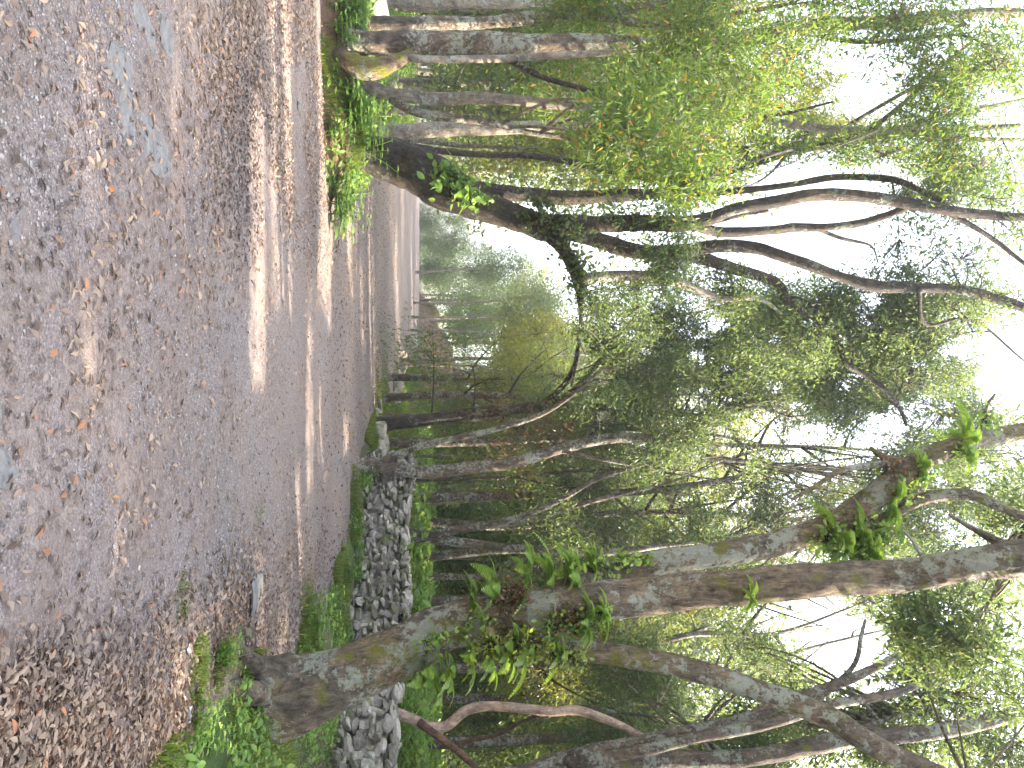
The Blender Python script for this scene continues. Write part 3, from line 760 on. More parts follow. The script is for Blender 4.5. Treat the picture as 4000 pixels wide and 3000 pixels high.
# the big left tree over the road
B('leaning_tree', 'massive dark tree leaning over the road, its limbs spreading across the white sky', 'tree', [
    [(785, 334, 12.4, 60), (830, 340, 12.4, 78), (878, 358, 12.4, 92), (915, 375, 12.3, 100), (953, 399, 12.2, 99), (1000, 425, 12.1, 84), (1040, 447, 12.0, 66), (1090, 462, 11.9, 58), (1140, 480, 11.8, 54), (1181, 492, 11.7, 56), (1226, 484, 11.6, 44), (1286, 482, 11.5, 36), (1376, 483, 11.3, 33), (1466, 486, 11.2, 34), (1526, 476, 11.1, 30), (1586, 452, 11, 27), (1676, 434, 10.9, 27), (1757, 420, 10.8, 27), (1850, 424, 10.7, 25), (1937, 437, 10.6, 24), (2049, 454, 10.4, 22), (2230, 470, 10.2, 18), (2350, 480, 10, 12)],
    [(1150, 480, 11.8, 40), (1185, 506, 11.7, 36), (1211, 529, 11.6, 32), (1235, 569, 11.5, 28), (1248, 610, 11.4, 22), (1253, 650, 11.3, 12), (1254, 700, 11.2, 8), (1250, 760, 11.1, 6), (1235, 835, 11, 4)],
    [(1000, 405, 12.1, 44), (1040, 410, 12.1, 36), (1080, 415, 12.1, 34), (1148, 420, 12.2, 33), (1216, 427, 12.2, 31), (1306, 425, 12.2, 28), (1450, 418, 12.1, 20), (1630, 409, 12, 14), (1711, 400, 11.9, 13), (1801, 383, 11.8, 14), (1880, 382, 11.6, 14), (1936, 389, 11.3, 14), (1985, 410, 11, 12), (2040, 440, 10.6, 10)],
    [(1190, 492, 11.7, 40), (1271, 514, 11.9, 34), (1316, 528, 12, 34), (1361, 541, 12, 32), (1421, 547, 12, 32), (1481, 540, 11.9, 30), (1556, 530, 11.8, 28), (1631, 537, 11.7, 26), (1676, 551, 11.6, 26), (1757, 578, 11.4, 24), (1825, 600, 11.3, 23), (1892, 616, 11.2, 26), (1980, 622, 11.1, 20), (2072, 627, 11, 20), (2150, 645, 10.9, 22), (2230, 672, 10.8, 20), (2350, 720, 10.6, 12)],
    [(1440, 546, 12, 30), (1481, 551, 12.1, 27), (1526, 560, 12.2, 26), (1586, 580, 12.3, 24), (1676, 610, 12.4, 20), (1700, 650, 12.4, 18), (1745, 680, 12.4, 16), (1779, 693, 12.4, 16), (1812, 740, 12.4, 14), (1828, 785, 12.3, 13), (1869, 809, 12.3, 12), (1915, 845, 12.2, 11), (1946, 889, 12.2, 9), (1958, 921, 12.1, 6)],
    [(1244, 608, 11.4, 26), (1280, 601, 11.5, 25), (1316, 597, 11.6, 24), (1391, 597, 11.8, 22), (1436, 600, 11.9, 22), (1496, 620, 12, 18), (1556, 645, 12.1, 16), (1616, 642, 12.2, 14), (1650, 650, 12.2, 10), (1690, 680, 12.3, 5)],
    [(1490, 484, 11.1, 24), (1556, 500, 11.2, 22), (1676, 495, 11.1, 20), (1712, 491, 11.1, 20), (1780, 492, 11, 18), (1847, 486, 10.9, 17), (1905, 470, 10.8, 15), (1965, 446, 10.6, 13)],
    [(1535, 480, 11.1, 11), (1590, 468, 11.3, 9), (1660, 456, 11.5, 5)], [(1760, 493, 11, 9), (1820, 515, 11.2, 8), (1880, 530, 11.3, 5), (1895, 560, 11.3, 3)],
    [(2030, 450, 10.5, 14), (2085, 480, 10.5, 12), (2150, 520, 10.5, 10), (2225, 580, 10.4, 8)],
    [(1985, 622, 11, 10), (2000, 700, 11.2, 8), (2100, 690, 11.2, 6), (2212, 780, 11.2, 4)],
    [(1780, 693, 12.4, 8), (1740, 650, 12.5, 6), (1690, 640, 12.5, 4)], [(1840, 790, 12.3, 7), (1850, 730, 12.3, 6), (1900, 690, 12.2, 4)]],
  [(1960, 700, 12.5, 130, 90, 1.2, 260, .085), (1830, 690, 12.8, 90, 80, 1.0, 170, .085), (1700, 720, 13, 100, 90, 1.0, 150, .085), (1560, 640, 12.6, 60, 50, .8, 50, .085), (1960, 800, 13, 110, 80, 1.2, 180, .085),
   (2080, 640, 11.5, 110, 80, 1.0, 90, .085), (2100, 500, 11, 110, 80, 1.0, 80, .085), (1960, 560, 12, 70, 50, .8, 50, .085), (2000, 400, 11.2, 100, 40, .8, 60, .085), (1380, 620, 11.6, 80, 40, .6, 46, .08),
   (1440, 570, 11.2, 60, 30, .5, 30, .08), (1270, 640, 11.5, 30, 60, .5, 34, .075), (1250, 740, 11.2, 16, 60, .4, 26, .06), (1420, 470, 11, 90, 26, .5, 36, .08), (1230, 470, 11.4, 40, 25, .3, 12, .07), (1330, 690, 12, 60, 60, .8, 60, .085), (1300, 720, 12, 20, 50, .5, 30, .06)],
  barkm=('bark_dark', 'bark_dark', 'bark_dark', 'bark_dark', 'bark_dark', 'bark_pale', 'bark_dark'), sides=30, step=.07, lump=.12, per=36)
# left group
B('twin_tree', 'upright brown tree with pale spots and yellow mossy bent root, on the grassy bank', 'tree', [
    [(745, 90, 11.2, 40), (800, 94, 11.2, 48), (908, 95, 11.2, 51), (1000, 94, 11.2, 52), (1100, 95, 11.2, 50), (1200, 97, 11.2, 48), (1300, 102, 11.2, 44), (1420, 104, 11.2, 38), (1540, 95, 11.2, 36), (1620, 80, 11.2, 32), (1700, 62, 11.2, 30), (1820, 52, 11.2, 28), (2000, 40, 11.2, 24), (2230, 25, 11.2, 18)],
    [(728, 118, 11.0, 40), (765, 140, 10.95, 50), (810, 146, 10.9, 46), (850, 132, 10.95, 34), (900, 108, 11.1, 24)],
    [(870, 122, 11, 18), (908, 128, 10.9, 17), (1000, 129, 10.9, 16), (1103, 126, 10.9, 15), (1220, 118, 10.8, 14), (1340, 112, 10.8, 12), (1440, 130, 10.7, 8)],
    [(1085, 122, 11, 14), (1130, 145, 10.9, 13), (1178, 168, 10.8, 12), (1272, 195, 10.6, 11), (1329, 216, 10.5, 10), (1441, 214, 10.4, 6)],
    [(1700, 60, 11.2, 14), (1850, 90, 10.8, 10), (2010, 80, 10.5, 7), (2100, 70, 10.3, 4)]],
  [(1500, 60, 10, 100, 60, 1, 80, .085), (1700, 100, 10, 110, 70, 1, 80, .085), (1950, 60, 10, 130, 80, 1, 90, .085), (1380, 200, 10, 80, 60, .8, 60, .085), (2100, 160, 9.5, 100, 90, 1, 80, .085)],
  barkm=('bark', 'bark_yellow', 'bark_pale', 'bark_dark', 'bark_dark'), leafm='leaf_mid', sides=24, step=.07)
B('edge_tree', 'dark trunk against the picture\'s top edge, just past the mossy rooted tree', 'tree', [
    [(752, 46, 12.0, 28), (818, 50, 12.0, 30), (938, 48, 12.0, 30), (1050, 50, 12, 26), (1180, 38, 12, 26), (1300, 20, 12, 24), (1450, 12, 12, 20), (1600, -20, 12, 16)],
    [(1250, 30, 12, 18), (1400, 52, 11.8, 18), (1500, 50, 11.8, 16), (1580, 30, 11.7, 12), (1700, 10, 11.6, 8)]],
  [(1250, 20, 12, 110, 40, 1, 70, .09), (1480, -20, 12, 110, 60, 1, 60, .09), (1800, -10, 11, 120, 60, 1, 60, .09)], barkm='bark', leafm='leaf_mid', sides=16, step=.1)
B('spotted_tree', 'pale spotted tree between the mossy rooted tree and the massive leaning tree', 'tree', [
    [(790, 186, 11.8, 32), (830, 200, 11.8, 28), (869, 208, 11.8, 27), (938, 214, 11.8, 27), (1013, 211, 11.8, 25), (1118, 216, 11.8, 23), (1200, 226, 11.8, 20), (1330, 238, 11.8, 16), (1480, 250, 11.8, 16), (1608, 254, 11.7, 15), (1700, 268, 11.6, 16), (1801, 279, 11.5, 17), (1936, 279, 11.4, 17), (2026, 256, 11.3, 12), (2120, 235, 11.2, 9), (2230, 210, 11.1, 6)],
    [(845, 212, 11.8, 20), (869, 229, 11.8, 18), (923, 247, 11.8, 18), (998, 256, 11.8, 17), (1073, 267, 11.8, 15), (1148, 288, 11.9, 13), (1268, 304, 12, 11), (1400, 330, 12, 9)],
    [(1600, 255, 11.7, 8), (1700, 245, 11.5, 7), (1800, 220, 11.4, 4)],
    [(1960, 280, 11.4, 12), (2040, 295, 11.3, 11), (2120, 300, 11.2, 9), (2225, 300, 11.1, 6)],
    [(1880, 280, 11.4, 12), (1950, 225, 11.1, 10), (2030, 150, 10.9, 8), (2100, 90, 10.7, 5)]],
  [(1450, 250, 9.0, 110, 80, 1, 110, .085), (1350, 300, 8, 90, 70, .8, 70, .085), (1600, 200, 9.5, 90, 80, 1, 80, .085), (2050, 210, 10.5, 110, 80, 1, 100, .085), (1880, 330, 10.5, 120, 30, .6, 50, .085), (1200, 200, 12.5, 80, 60, 1, 40, .085), (2100, 330, 10, 80, 60, .8, 60, .085), (2000, 130, 12, 120, 90, 1.2, 30, .085), (2150, 400, 11, 60, 70, .9, 60, .085)],
  barkm=('bark_pale', 'bark', 'bark_dark', 'bark_dark', 'bark_dark'), leafm='leaf_mid', sides=18, step=.08)
B('furrowed_tree', 'straight pale grey tree with furrowed bark, behind the grassy bank', 'tree', [
    [(866, 283, 16, 32), (930, 280, 16, 31), (998, 279, 16, 30), (1118, 276, 16, 28), (1272, 262, 16, 25), (1400, 250, 16, 20), (1600, 240, 16, 14), (1750, 250, 16, 8)]],
  [(1550, 300, 15, 130, 70, 1.3, 120, .10), (1700, 220, 15, 110, 80, 1.3, 110, .10), (1850, 250, 14.5, 90, 70, 1.2, 60, .10), (1420, 350, 15, 90, 40, 1.2, 70, .10)], barkm='bark_pale', leafm='leaf_yellow', sides=18, step=.1)
B('leaf_screen_tree', 'tree whose big limb slants behind the yellow green leaves, beside the leaning tree', 'tree', [
    [(880, 316, 17.5, 16), (920, 322, 17.5, 14), (998, 330, 17.5, 14), (1118, 336, 17.4, 14), (1250, 352, 17, 14), (1400, 385, 16, 16), (1486, 393, 15, 20), (1621, 351, 14, 22), (1756, 316, 13.5, 22), (1870, 300, 13, 20), (1981, 288, 13, 16), (2200, 270, 13, 10)],
    [(1500, 390, 15, 14), (1640, 335, 14.6, 12), (1760, 300, 14.4, 8)], [(1700, 333, 13.6, 10), (1800, 290, 13.3, 10), (1900, 230, 13, 9), (1990, 180, 12.8, 7), (2080, 150, 12.6, 4)]],
  [(1560, 350, 9.5, 80, 45, .8, 70, .085), (1480, 400, 8.0, 80, 36, .6, 44, .08), (1700, 300, 13, 90, 40, .8, 50, .085), (2000, 330, 13, 100, 60, 1, 70, .085), (2140, 400, 13, 60, 50, 1, 40, .085)],
  barkm='bark_dark', leafm='leaf_mid', sides=14, step=.12)

print('named trees done')
# thin pole trees of the left wood, beyond the bank
pole_specs = [(905, 303, 19, 12, 1118, 318), (900, 180, 22, 18, 1300, 172), (930, 330, 21, 9, 1200, 345), (985, 369, 27, 13, 1200, 369), (960, 130, 23, 12, 1400, 140), (1000, 20, 20, 20, 1500, 22), (930, 240, 25, 10, 1300, 232),
              (890, 75, 24, 12, 1300, 82), (925, 345, 30, 7, 1150, 352), (905, 5, 17, 24, 1400, -4)]
for i, (a, b, y, wd, a2, b2) in enumerate(pole_specs):
    mid = ((a + a2) / 2, (b + b2) / 2 + rng.uniform(-8, 8), y, wd * .85)
    q, k = P(a, b, y); hz = gh(q[0], q[1])
    tree('pole_tree', 'thin grey stem in the open wood behind the grassy bank on the left', 'tree',
         [[(a, b, y, wd), mid, (a2, b2, y, wd * .6), (a2 + 200, b2 + rng.uniform(-20, 20), y, wd * .3)]],
         [(a2 + 100, b2 + rng.uniform(-10, 20), y, 100, 45, 1.3, 60, .12), (a2 + 10, b2 + rng.uniform(-20, 20), y, 100, 40, 1.3, 40, .12)],
         barkm='bark_pale' if i % 2 else 'bark', leafm='leaf_yellow' if i % 3 == 0 else 'leaf_mid', group='thin stems in the left wood', sides=8, step=.25, per=24)
# pale stems right of the road in the middle distance
for i, (a, b, y, wd, a2, b2, lf) in enumerate([(905, 777, 33, 9, 1230, 765, 'leaf_far'), (1000, 790, 33, 6, 1110, 796, 'leaf_far'), (905, 588, 60, 6, 1080, 578, 'leaf_dark'), (1008, 686, 50, 6, 1130, 682, 'leaf_far'), (1010, 655, 54, 5, 1150, 640, 'leaf_far'), (1000, 715, 48, 5, 1150, 722, 'leaf_yellow'),
                                        (960, 860, 30, 7, 1150, 850, 'leaf_far'), (940, 1090, 24, 7, 1150, 1075, 'leaf_dark'), (930, 1200, 26, 8, 1150, 1215, 'leaf_dark'), (930, 985, 27, 8, 1200, 985, 'leaf_far'), (955, 1290, 27, 8, 1150, 1290, 'leaf_far')]):
    tree('pale_stem_tree', 'thin pale stem among the hazy green trees beyond the right side of the road', 'tree',
         [[(a, b, y, wd), ((a + a2) / 2, (b + b2) / 2 + rng.uniform(-4, 4), y, wd * .9), (a2, b2, y, wd * .6), (a2 + 60, b2 + rng.uniform(-12, 12), y, wd * .4)]],
         [(a2 + 20, b2 + rng.uniform(-10, 10), y, 70, 45, 2.0, 90, .20)], barkm='bark_pale', leafm=lf, group='pale stems beyond the right side of the road', sides=7, step=.4, per=24, spread=.35)
print('stems done')

# ------------------------------------------------------------------ shared background trees
def proto_tree(h, r0, nb, ns, ll, leafm, barkm, low=.25, rad=.3, seed=0, per=30):
    root = thing('woodland_tree', (0, 0, -50), 'x', 'tree')
    g = Geo()
    pts = [(0, 0, -.3)] + [(rng.normal() * .12 * k, rng.normal() * .12 * k, h * k / 5) for k in range(1, 6)]
    c, r = tube(g, pts, np.linspace(r0, r0 * .15, 6), step=.4, sides=8, lump=.12, seed=seed, flare=.3)
    skel = [c]
    for k in range(nb):
        t = rng.uniform(low, .92); s = c[int(t * (len(c) - 1))]
        a = rng.uniform(0, 6.28); L_ = h * rad * rng.uniform(.5, 1.1) * (1.2 - t * .6)
        e = s + np.array([math.cos(a) * L_, math.sin(a) * L_, L_ * rng.uniform(.3, .9)])
        m1 = (s + e) / 2 + np.array([0, 0, -L_ * .1])
        cc, _ = tube(g, [s, m1, e], [r0 * .35, r0 * .22, r0 * .08], step=.4, sides=5, lump=.05, seed=k)
        skel.append(cc)
    g.build('trunk', M[barkm], root, None, True)
    sk = np.vstack(skel)
    g = Geo()
    bases = sk[rng.integers(len(c) // 3, len(sk), ns)]
    p = bases + rng.normal(size=(ns, 3)) * h * .07
    p = p[p[:, 2] > h * low * .7]
    thin_twigs(g, bases[:len(p)], p, .012) if False else None
    m = len(p); nl = rng.integers(int(per * .6), int(per * 1.4), m); idx = np.repeat(np.arange(m), nl)
    C = p[idx] + rng.normal(size=(len(idx), 3)) * .30
    D = rng.normal(size=(len(idx), 3)) + np.array([0, 0, -.3])
    leaves(g, C, D, ll * rng.uniform(.6, 1.2, len(C)), .42)
    g.build('crown', [M[leafm]], root)
    return root
protos = [proto_tree(11, .14, 26, 420, .21, 'leaf_far', 'bark_pale', .18, seed=1), proto_tree(9, .11, 24, 460, .20, 'leaf_dark', 'bark', .10, .28, seed=2),
          proto_tree(13, .17, 28, 460, .22, 'leaf_yellow', 'bark_pale', .35, seed=3), proto_tree(7, .08, 22, 380, .19, 'leaf_dark', 'bark_dark', .04, .32, seed=4), proto_tree(12, .15, 26, 440, .22, 'leaf_far', 'bark', .30, .24, seed=5)]
used = [False] * len(protos)
def place(k, x, y, sc, label, group):
    z = float(gh(x, y)); rz = rng.uniform(0, 6.28)
    if not used[k]:
        used[k] = True; o = protos[k]
        o.location = (x, y, z); o.rotation_euler = (0, 0, rz); o.scale = (sc, sc, sc); o['label'] = label; o['group'] = group
        return o
    return dup(protos[k], (x, y, z), rz, sc, label, group)
def clearview(x, y):   # keep the road and the sky window free
    px = None
    return x > road_right(y) + .8 or x < road_left(y) - .6
cnt = 0
LB = {'right': ('leafy tree of the green wood behind the stone wall', 'trees of the wood behind the wall'),
      'left': ('leafy tree of the sunny wood beyond the left bank', 'trees of the wood beyond the left bank'),
      'end': ('dark evergreen tree where the road passes over the rise', 'trees where the road goes over the rise')}
pts_used = []
def scatter(n, xr, yr, kinds, key, smin=.8, smax=1.2, mind=2.2, slope=None):
    k = 0; tries = 0
    while k < n and tries < 4000:
        tries += 1
        y = rng.uniform(*yr); x = rng.uniform(xr[0], xr[1]) * y
        if not clearview(x, y): continue
        if any((x - a) ** 2 + (y - b) ** 2 < mind ** 2 for a, b in pts_used): continue
        pts_used.append((x, y)); k += 1
        place(int(rng.choice(kinds)), x, y, rng.uniform(smin, smax), *LB[key])
scatter(20, (.10, .62), (23, 40), [0, 1, 3, 4, 3], 'right')
scatter(17, (-.02, .60), (40, 66), [0, 1, 2, 4], 'right', 1, 1.5, 3)
scatter(14, (-.62, -.33), (20, 36), [2, 0, 4], 'left', .8, 1.1)
scatter(18, (-.62, -.30), (36, 66), [2, 0, 4, 1], 'left', .9, 1.3, 3)
for (x, y, k, sc_) in [(5.4, 46, 3, 1.0), (8.0, 50, 3, 1.1), (3.4, 44, 3, .9), (10.5, 38, 3, .9), (1.9, 40, 3, .75), (6.6, 38, 3, .7), (13, 45, 3, 1.1), (17, 42, 3, 1), (11.5, 52, 1, 1)]:
    place(k, x, y, sc_, *LB['right'])
for (x, y, k, s) in [(-9.2, 84, 0, 1.1), (-12.5, 86, 3, 1.3), (-15.5, 84, 0, .8), (-18.5, 88, 3, .9), (-21, 86, 2, .55), (-10.5, 92, 2, 1.2), (-6.5, 80, 0, 1.2), (-13.8, 95, 0, 1.0), (-24, 90, 2, .7), (-28, 92, 1, .8), (-4.5, 74, 3, 1.3), (-17, 98, 1, .9), (-7.5, 90, 0, 1.3)]:
    place(k, x, y, s, *LB['end'])
scatter(13, (-.13, .06), (46, 84), [0, 2, 4, 2, 1], 'right', .8, 1.25, 2.4)  # yellower kinds stand in for sun blocked by neighbouring trees
# trees added out of frame, crowns shaped to throw strips of shade over the road
def shade_tree(x, y, name, label, ns=650):
    root = thing(name, (x, y, float(gh(x, y))), label, 'tree')
    g = Geo()
    b0 = np.array([x, y, gh(x, y) - .2]); 
    c, r = tube(g, [b0, b0 + [0, .1, 3], b0 + [-.3, 0, 6], b0 + [-.2, .2, 11]], [.22, .17, .13, .05], step=.3, sides=12, seed=int(y) + 5, flare=.3)
    g.build('trunk', M['bark'], root, root.location, True)
    crown('crown', c, [((x - .3, y, 3.4), (1.8, 2.6, 1.8), ns // 2, .12), ((x - .2, y, 6.6), (2.2, 2.6, 2.6), ns, .12), ((x, y, 10.0), (2.2, 2.6, 2.2), int(ns * .7), .12)], M['leaf_dark'], M['bark'], root, np.array(root.location), gaps=False, per=40, spread=.3, wid=.45)
for i, (x, y) in enumerate([(9.5, -1.0), (9.0, 3.2), (10.5, 7.0), (11.5, 11), (12.5, 15.0), (14, 19.5)]):
    shade_tree(x, y, 'added_shade_tree', 'leafy tree added right of the frame, its crown shaped to shade the road')
print('bg done')

def wood_tree(x, y, h, label, leafm='leaf_dark', n=330):
    z0 = float(gh(x, y)); b0 = np.array([x, y, z0 - .2])
    root = thing('tall_tree', (x, y, z0), label, 'tree', 'tall trees behind the wall')
    g = Geo(); lean = rng.normal(size=2) * .05 * h
    pts = [b0 + np.array([lean[0] * t * t, lean[1] * t * t, h * t]) + np.r_[rng.normal(size=2) * .12 * (t > 0), 0] for t in np.linspace(0, 1, 6)]
    c, r = tube(g, pts, np.linspace(.13, .025, 6), step=.25, sides=10, seed=int(x * 7) % 11, flare=.3)
    g.build('trunk', M['bark'], root, root.location, True)
    sk = [c]
    for k in range(9):
        s0 = c[int(rng.uniform(.2, .95) * (len(c) - 1))]; a = rng.uniform(0, 6.28); L_ = rng.uniform(1.2, 2.8)
        g = Geo(); e = s0 + np.array([math.cos(a) * L_ * .7, math.sin(a) * L_ * .7, L_ * rng.uniform(.5, 1.1)])
        cc, _ = tube(g, [s0, (s0 + e) / 2 + [0, 0, -.15], e], [.05, .03, .012], step=.2, sides=6)
        g.build('branch', M['bark_dark'], root, root.location, True); sk.append(cc)
    bl = []
    for k in range(10):
        t = rng.uniform(.22, 1); q = c[int(t * (len(c) - 1))] + rng.normal(size=3) * np.array([1.3, 1.0, .5])
        bl.append((q, (rng.uniform(.9, 1.7), 1.2, rng.uniform(.8, 1.6)), n // 10, .11))
    crown('crown', np.vstack(sk), bl, M[leafm], M['bark_dark'], root, np.array(root.location), True, 30, .26)
for (pyy, y, h, lf, lab) in [(905, 21, 12, 'leaf_mid', 'tall dark crowned tree behind the dark slim trunk'), (955, 19.5, 15, 'leaf_brown', 'tall brownish leaved tree rising behind the low forked tree'), (1075, 19, 16, 'leaf_far', 'tall tree behind the wall beside the very thin straight one'),
                             (1120, 21, 15, 'leaf_mid', 'tall lighter leaved tree just before the splayed dark stems'), (1205, 20.5, 15, 'leaf_yellow', 'tall tree between the splayed stems and the slender grey tree'), (1290, 18, 15, 'leaf_dark', 'tall tree seen just over the fern covered trunk'),
                             (1440, 17.5, 11, 'leaf_yellow', 'tall tree with yellowish leaves behind the peeling pink stem'), (1500, 19.5, 14, 'leaf_dark', 'tall dark tree between the peeling pink stem and grey forked tree'), (1600, 16.5, 14, 'leaf_dark', 'tall dark tree behind the grey forked tree'),
                             (815, 26, 9, 'leaf_yellow', 'yellowish tree behind the roadside boulder row'), (860, 23, 13, 'leaf_dark', 'leafy tree right behind the tan end boulder')]:
    wood_tree((pyy - CY) / F_PX * y, y, h, lab, lf)

# ------------------------------------------------------------------ stones lying about
for i, (a, b, y, s, lab) in enumerate([
        (905, 865, 27, (.45, .3, .30), 'tan block ending the roadside boulder row, nearest the dark slim trunk'), (902, 838, 29, (.40, .3, .33), 'white boulder in the roadside row'),
        (905, 812, 31, (.35, .3, .25), 'long pale grey boulder next to the white one'), (905, 795, 32, (.3, .3, .32), 'rounded tan boulder in the roadside row'),
        (903, 770, 34, (.45, .35, .3), 'split tan boulder ending the roadside row farthest from the dark slim trunk'),
        (985, 747, 41, (.8, .6, .5), 'big tan boulder perched on the earth bank'), (1005, 742, 42, (.5, .4, .4), 'smaller tan boulder beside the perched one'),
        (870, 935, 19, (.30, .3, .2), 'pale stone of the heap behind the dark leaning tree'), (885, 955, 19, (.35, .3, .25), 'pale flat stone topping the heap by the dark tree'),
        (860, 965, 18.5, (.25, .25, .18), 'small grey stone low in the heap by the dark tree'), (880, 980, 18, (.2, .2, .15), 'cream stone against the forked tree'),
        (845, 890, 21, (.28, .25, .12), 'mossy stone at the road edge before the dark slim trunk'), (830, 880, 21, (.22, .2, .1), 'half buried pale stone at the road edge'), (822, 900, 20, (.2, .2, .1), 'small brown stone at the foot of the dark tree'),
        (845, 25, 13, (.35, .3, .3), 'pale grey block at the picture\'s top edge behind the bank grass'), (880, 285, 14.5, (.22, .2, .2), 'white lumpy stone at the foot of the furrowed tree'),
        (855, 300, 14, (.2, .2, .22), 'pale stone behind the foot of the leaning tree'), (865, 160, 14.5, (.3, .25, .2), 'flat pale stone behind the mossy root'),
        (905, 170, 17, (.3, .3, .3), 'dark grey stone in brown soil between the spotted tree and the mossy root'), (990, 185, 22, (.4, .4, .3), 'dark boulder on the green slope behind the spotted tree')]):
    p, k = P(a, b, y); o = stone_thing('boulder', a, b, y, s, lab)
for i, (a, b, s, lab) in enumerate([
        (370, 345, (.16, .42, .02), 'longest flat grey stone set in the gravel'), (312, 285, (.17, .16, .02), 'round flat grey stone just nearer the camera than the longest one'), (300, 190, (.11, .2, .02), 'narrow flat stone set in the gravel'),
        (390, 125, (.13, .14, .02), 'small flat stone at the edge of the fallen leaves'), (30, 1330, (.24, .13, .02), 'large pale flat slab nearest the camera'), (45, 880, (.09, .07, .035), 'pointed grey stone near the camera'),
        (75, 985, (.10, .10, .02), 'mossy flat stone near the camera'), (568, 1260, (.16, .34, .03), 'dark flat stone among brown leaves before the big fern covered trunk'), (345, 95, (.10, .2, .02), 'pale flat stone nearest the picture\'s top edge'),
        (20, 1560, (.1, .08, .015), 'small slab in the picture\'s bottom corner near the camera'), (95, 520, (.05, .04, .02), 'small grey stone lying on the gravel'), (655, 245, (.09, .14, .03), 'cream stone at the foot of the grassy bank')]):
    x, y = gpt(a, b)
    g = Geo(); rock(g, (0, 0, 0), s, rz=rng.normal() * .2, I=ICO2, jag=.5, cuts=3, tilt=.03)
    o = g.build('flat_stone', M['slab']); o.location = (x, y, float(road_z(x, y)) - s[2] * (.3 if s[2] < .028 else 0))
    tag(o, lab, 'stone')

# ------------------------------------------------------------------ gravel, leaf litter
def scatter_ground(n, y0, y1, xk=.56, powr=1.0):
    """points in view, thinning with distance"""
    u = rng.random(n); y = y0 * (y1 / y0) ** (u ** powr)
    x = rng.uniform(-xk, xk, n) * y
    return x, y
def on_road(x, y): return (x < road_right(y) + .15) & (x > road_left(y)) & (bank_m(x, y) < .1)
x, y = scatter_ground(165000, 2.2, 26, .72)
k = on_road(x, y) & (vnoise(x, y, .9, 91) + .5 * vnoise(x, y, 3, 92) + rng.normal(size=len(x)) * .35 > -.15) & (soil_z(x, y) < road_z(x, y) + .03); x, y = x[k], y[k]
OC = np.array([[1, 0, 0], [-1, 0, 0], [0, 1, 0], [0, -1, 0], [0, 0, 1], [0, 0, -1.]])
OF = np.array([[0, 2, 4], [2, 1, 4], [1, 3, 4], [3, 0, 4], [2, 0, 5], [1, 2, 5], [3, 1, 5], [0, 3, 5]])
n = len(x); s = rng.gamma(1.6, .0016, n) + .0022; s = np.minimum(s, .016) * (1 + y * .05)
V = OC[None] * s[:, None, None] * rng.uniform(.55, 1.25, (n, 6, 1)) * np.array([1, 1, .6])
a = rng.uniform(0, 6.28, n); ca, sa = np.cos(a)[:, None], np.sin(a)[:, None]
V = np.stack([V[..., 0] * ca - V[..., 1] * sa, V[..., 0] * sa + V[..., 1] * ca, V[..., 2]], -1)
V += np.stack([x, y, road_z(x, y) + s * .25], -1)[:, None]
o = mesh_obj('gravel', V.reshape(-1, 3), (np.arange(n)[:, None, None] * 6 + OF[None]).reshape(-1, 3), M['pebble'])
tag(o, 'small grey and white pebbles strewn over the dirt road', 'gravel', kind='stuff')

def litter_density(x, y):
    px = 940 - 2574.6 / y; py = CY + F_PX * x / y
    d = .05 + .95 * sstep(400, 560, px) * sstep(720, 330, py) * sstep(-.2, .2, vnoise(x, y, 1.2, 41) + .25)
    d = np.maximum(d, 1.0 * sstep(1330, 1560, py + px * .45) * (.5 + .5 * sstep(-.3, .3, vnoise(x, y, 1.5, 42))))
    d = np.maximum(d, .40 * sstep(660, 780, px)) 
    d = np.maximum(d, .10 * sstep(-.1, .5, vnoise(x, y, .8, 43)) * sstep(2.5, 4, y))
    d = np.maximum(d, .07 * np.exp(-((px - 215) / 70) ** 2))
    return d
x, y = scatter_ground(225000, 2.0, 30, .78)
k = on_road(x, y) & (rng.random(len(x)) < litter_density(x, y)); x, y = x[k], y[k]
x2, y2 = scatter_ground(24000, 8, 40); k2 = ~on_road(x2, y2) & (vnoise(x2, y2, .6, 44) > 0); 
x, y = np.concatenate([x, x2[k2]]), np.concatenate([y, y2[k2]])
n = len(x); th = rng.uniform(0, 6.28, n)
g = Geo()
D = np.stack([np.cos(th), np.sin(th), rng.normal(size=n) * .28], -1)
C = np.stack([x, y, gh(x, y) + rng.uniform(.004, .022, n)], -1)
L = rng.uniform(.022, .065, n) * (1 + y * .012)
Nr = np.stack([rng.normal(size=n) * .35, rng.normal(size=n) * .35, np.ones(n)], -1)
near = y < 7
big_leaves(g, C[near], D[near], L[near], .42, 0, .25, .18, Nr[near])
f = ~near
S = unit(np.cross(D[f], Nr[f])); Dn = unit(D[f]); Lf = L[f][:, None]
Vv = np.stack([C[f], C[f] + Dn * Lf * .45 + S * Lf * .2 + [0, 0, .008], C[f] + Dn * Lf, C[f] + Dn * Lf * .45 - S * Lf * .2], 1).reshape(-1, 3)
i = np.arange(f.sum())[:, None] * 4
g.add(Vv, None, np.vstack([i + [0, 1, 2], i + [0, 2, 3]]))
tag(g.build('leaf_litter', M['litter']), 'brown fallen leaves drifted along both sides of the dirt road', 'leaf litter', kind='stuff')

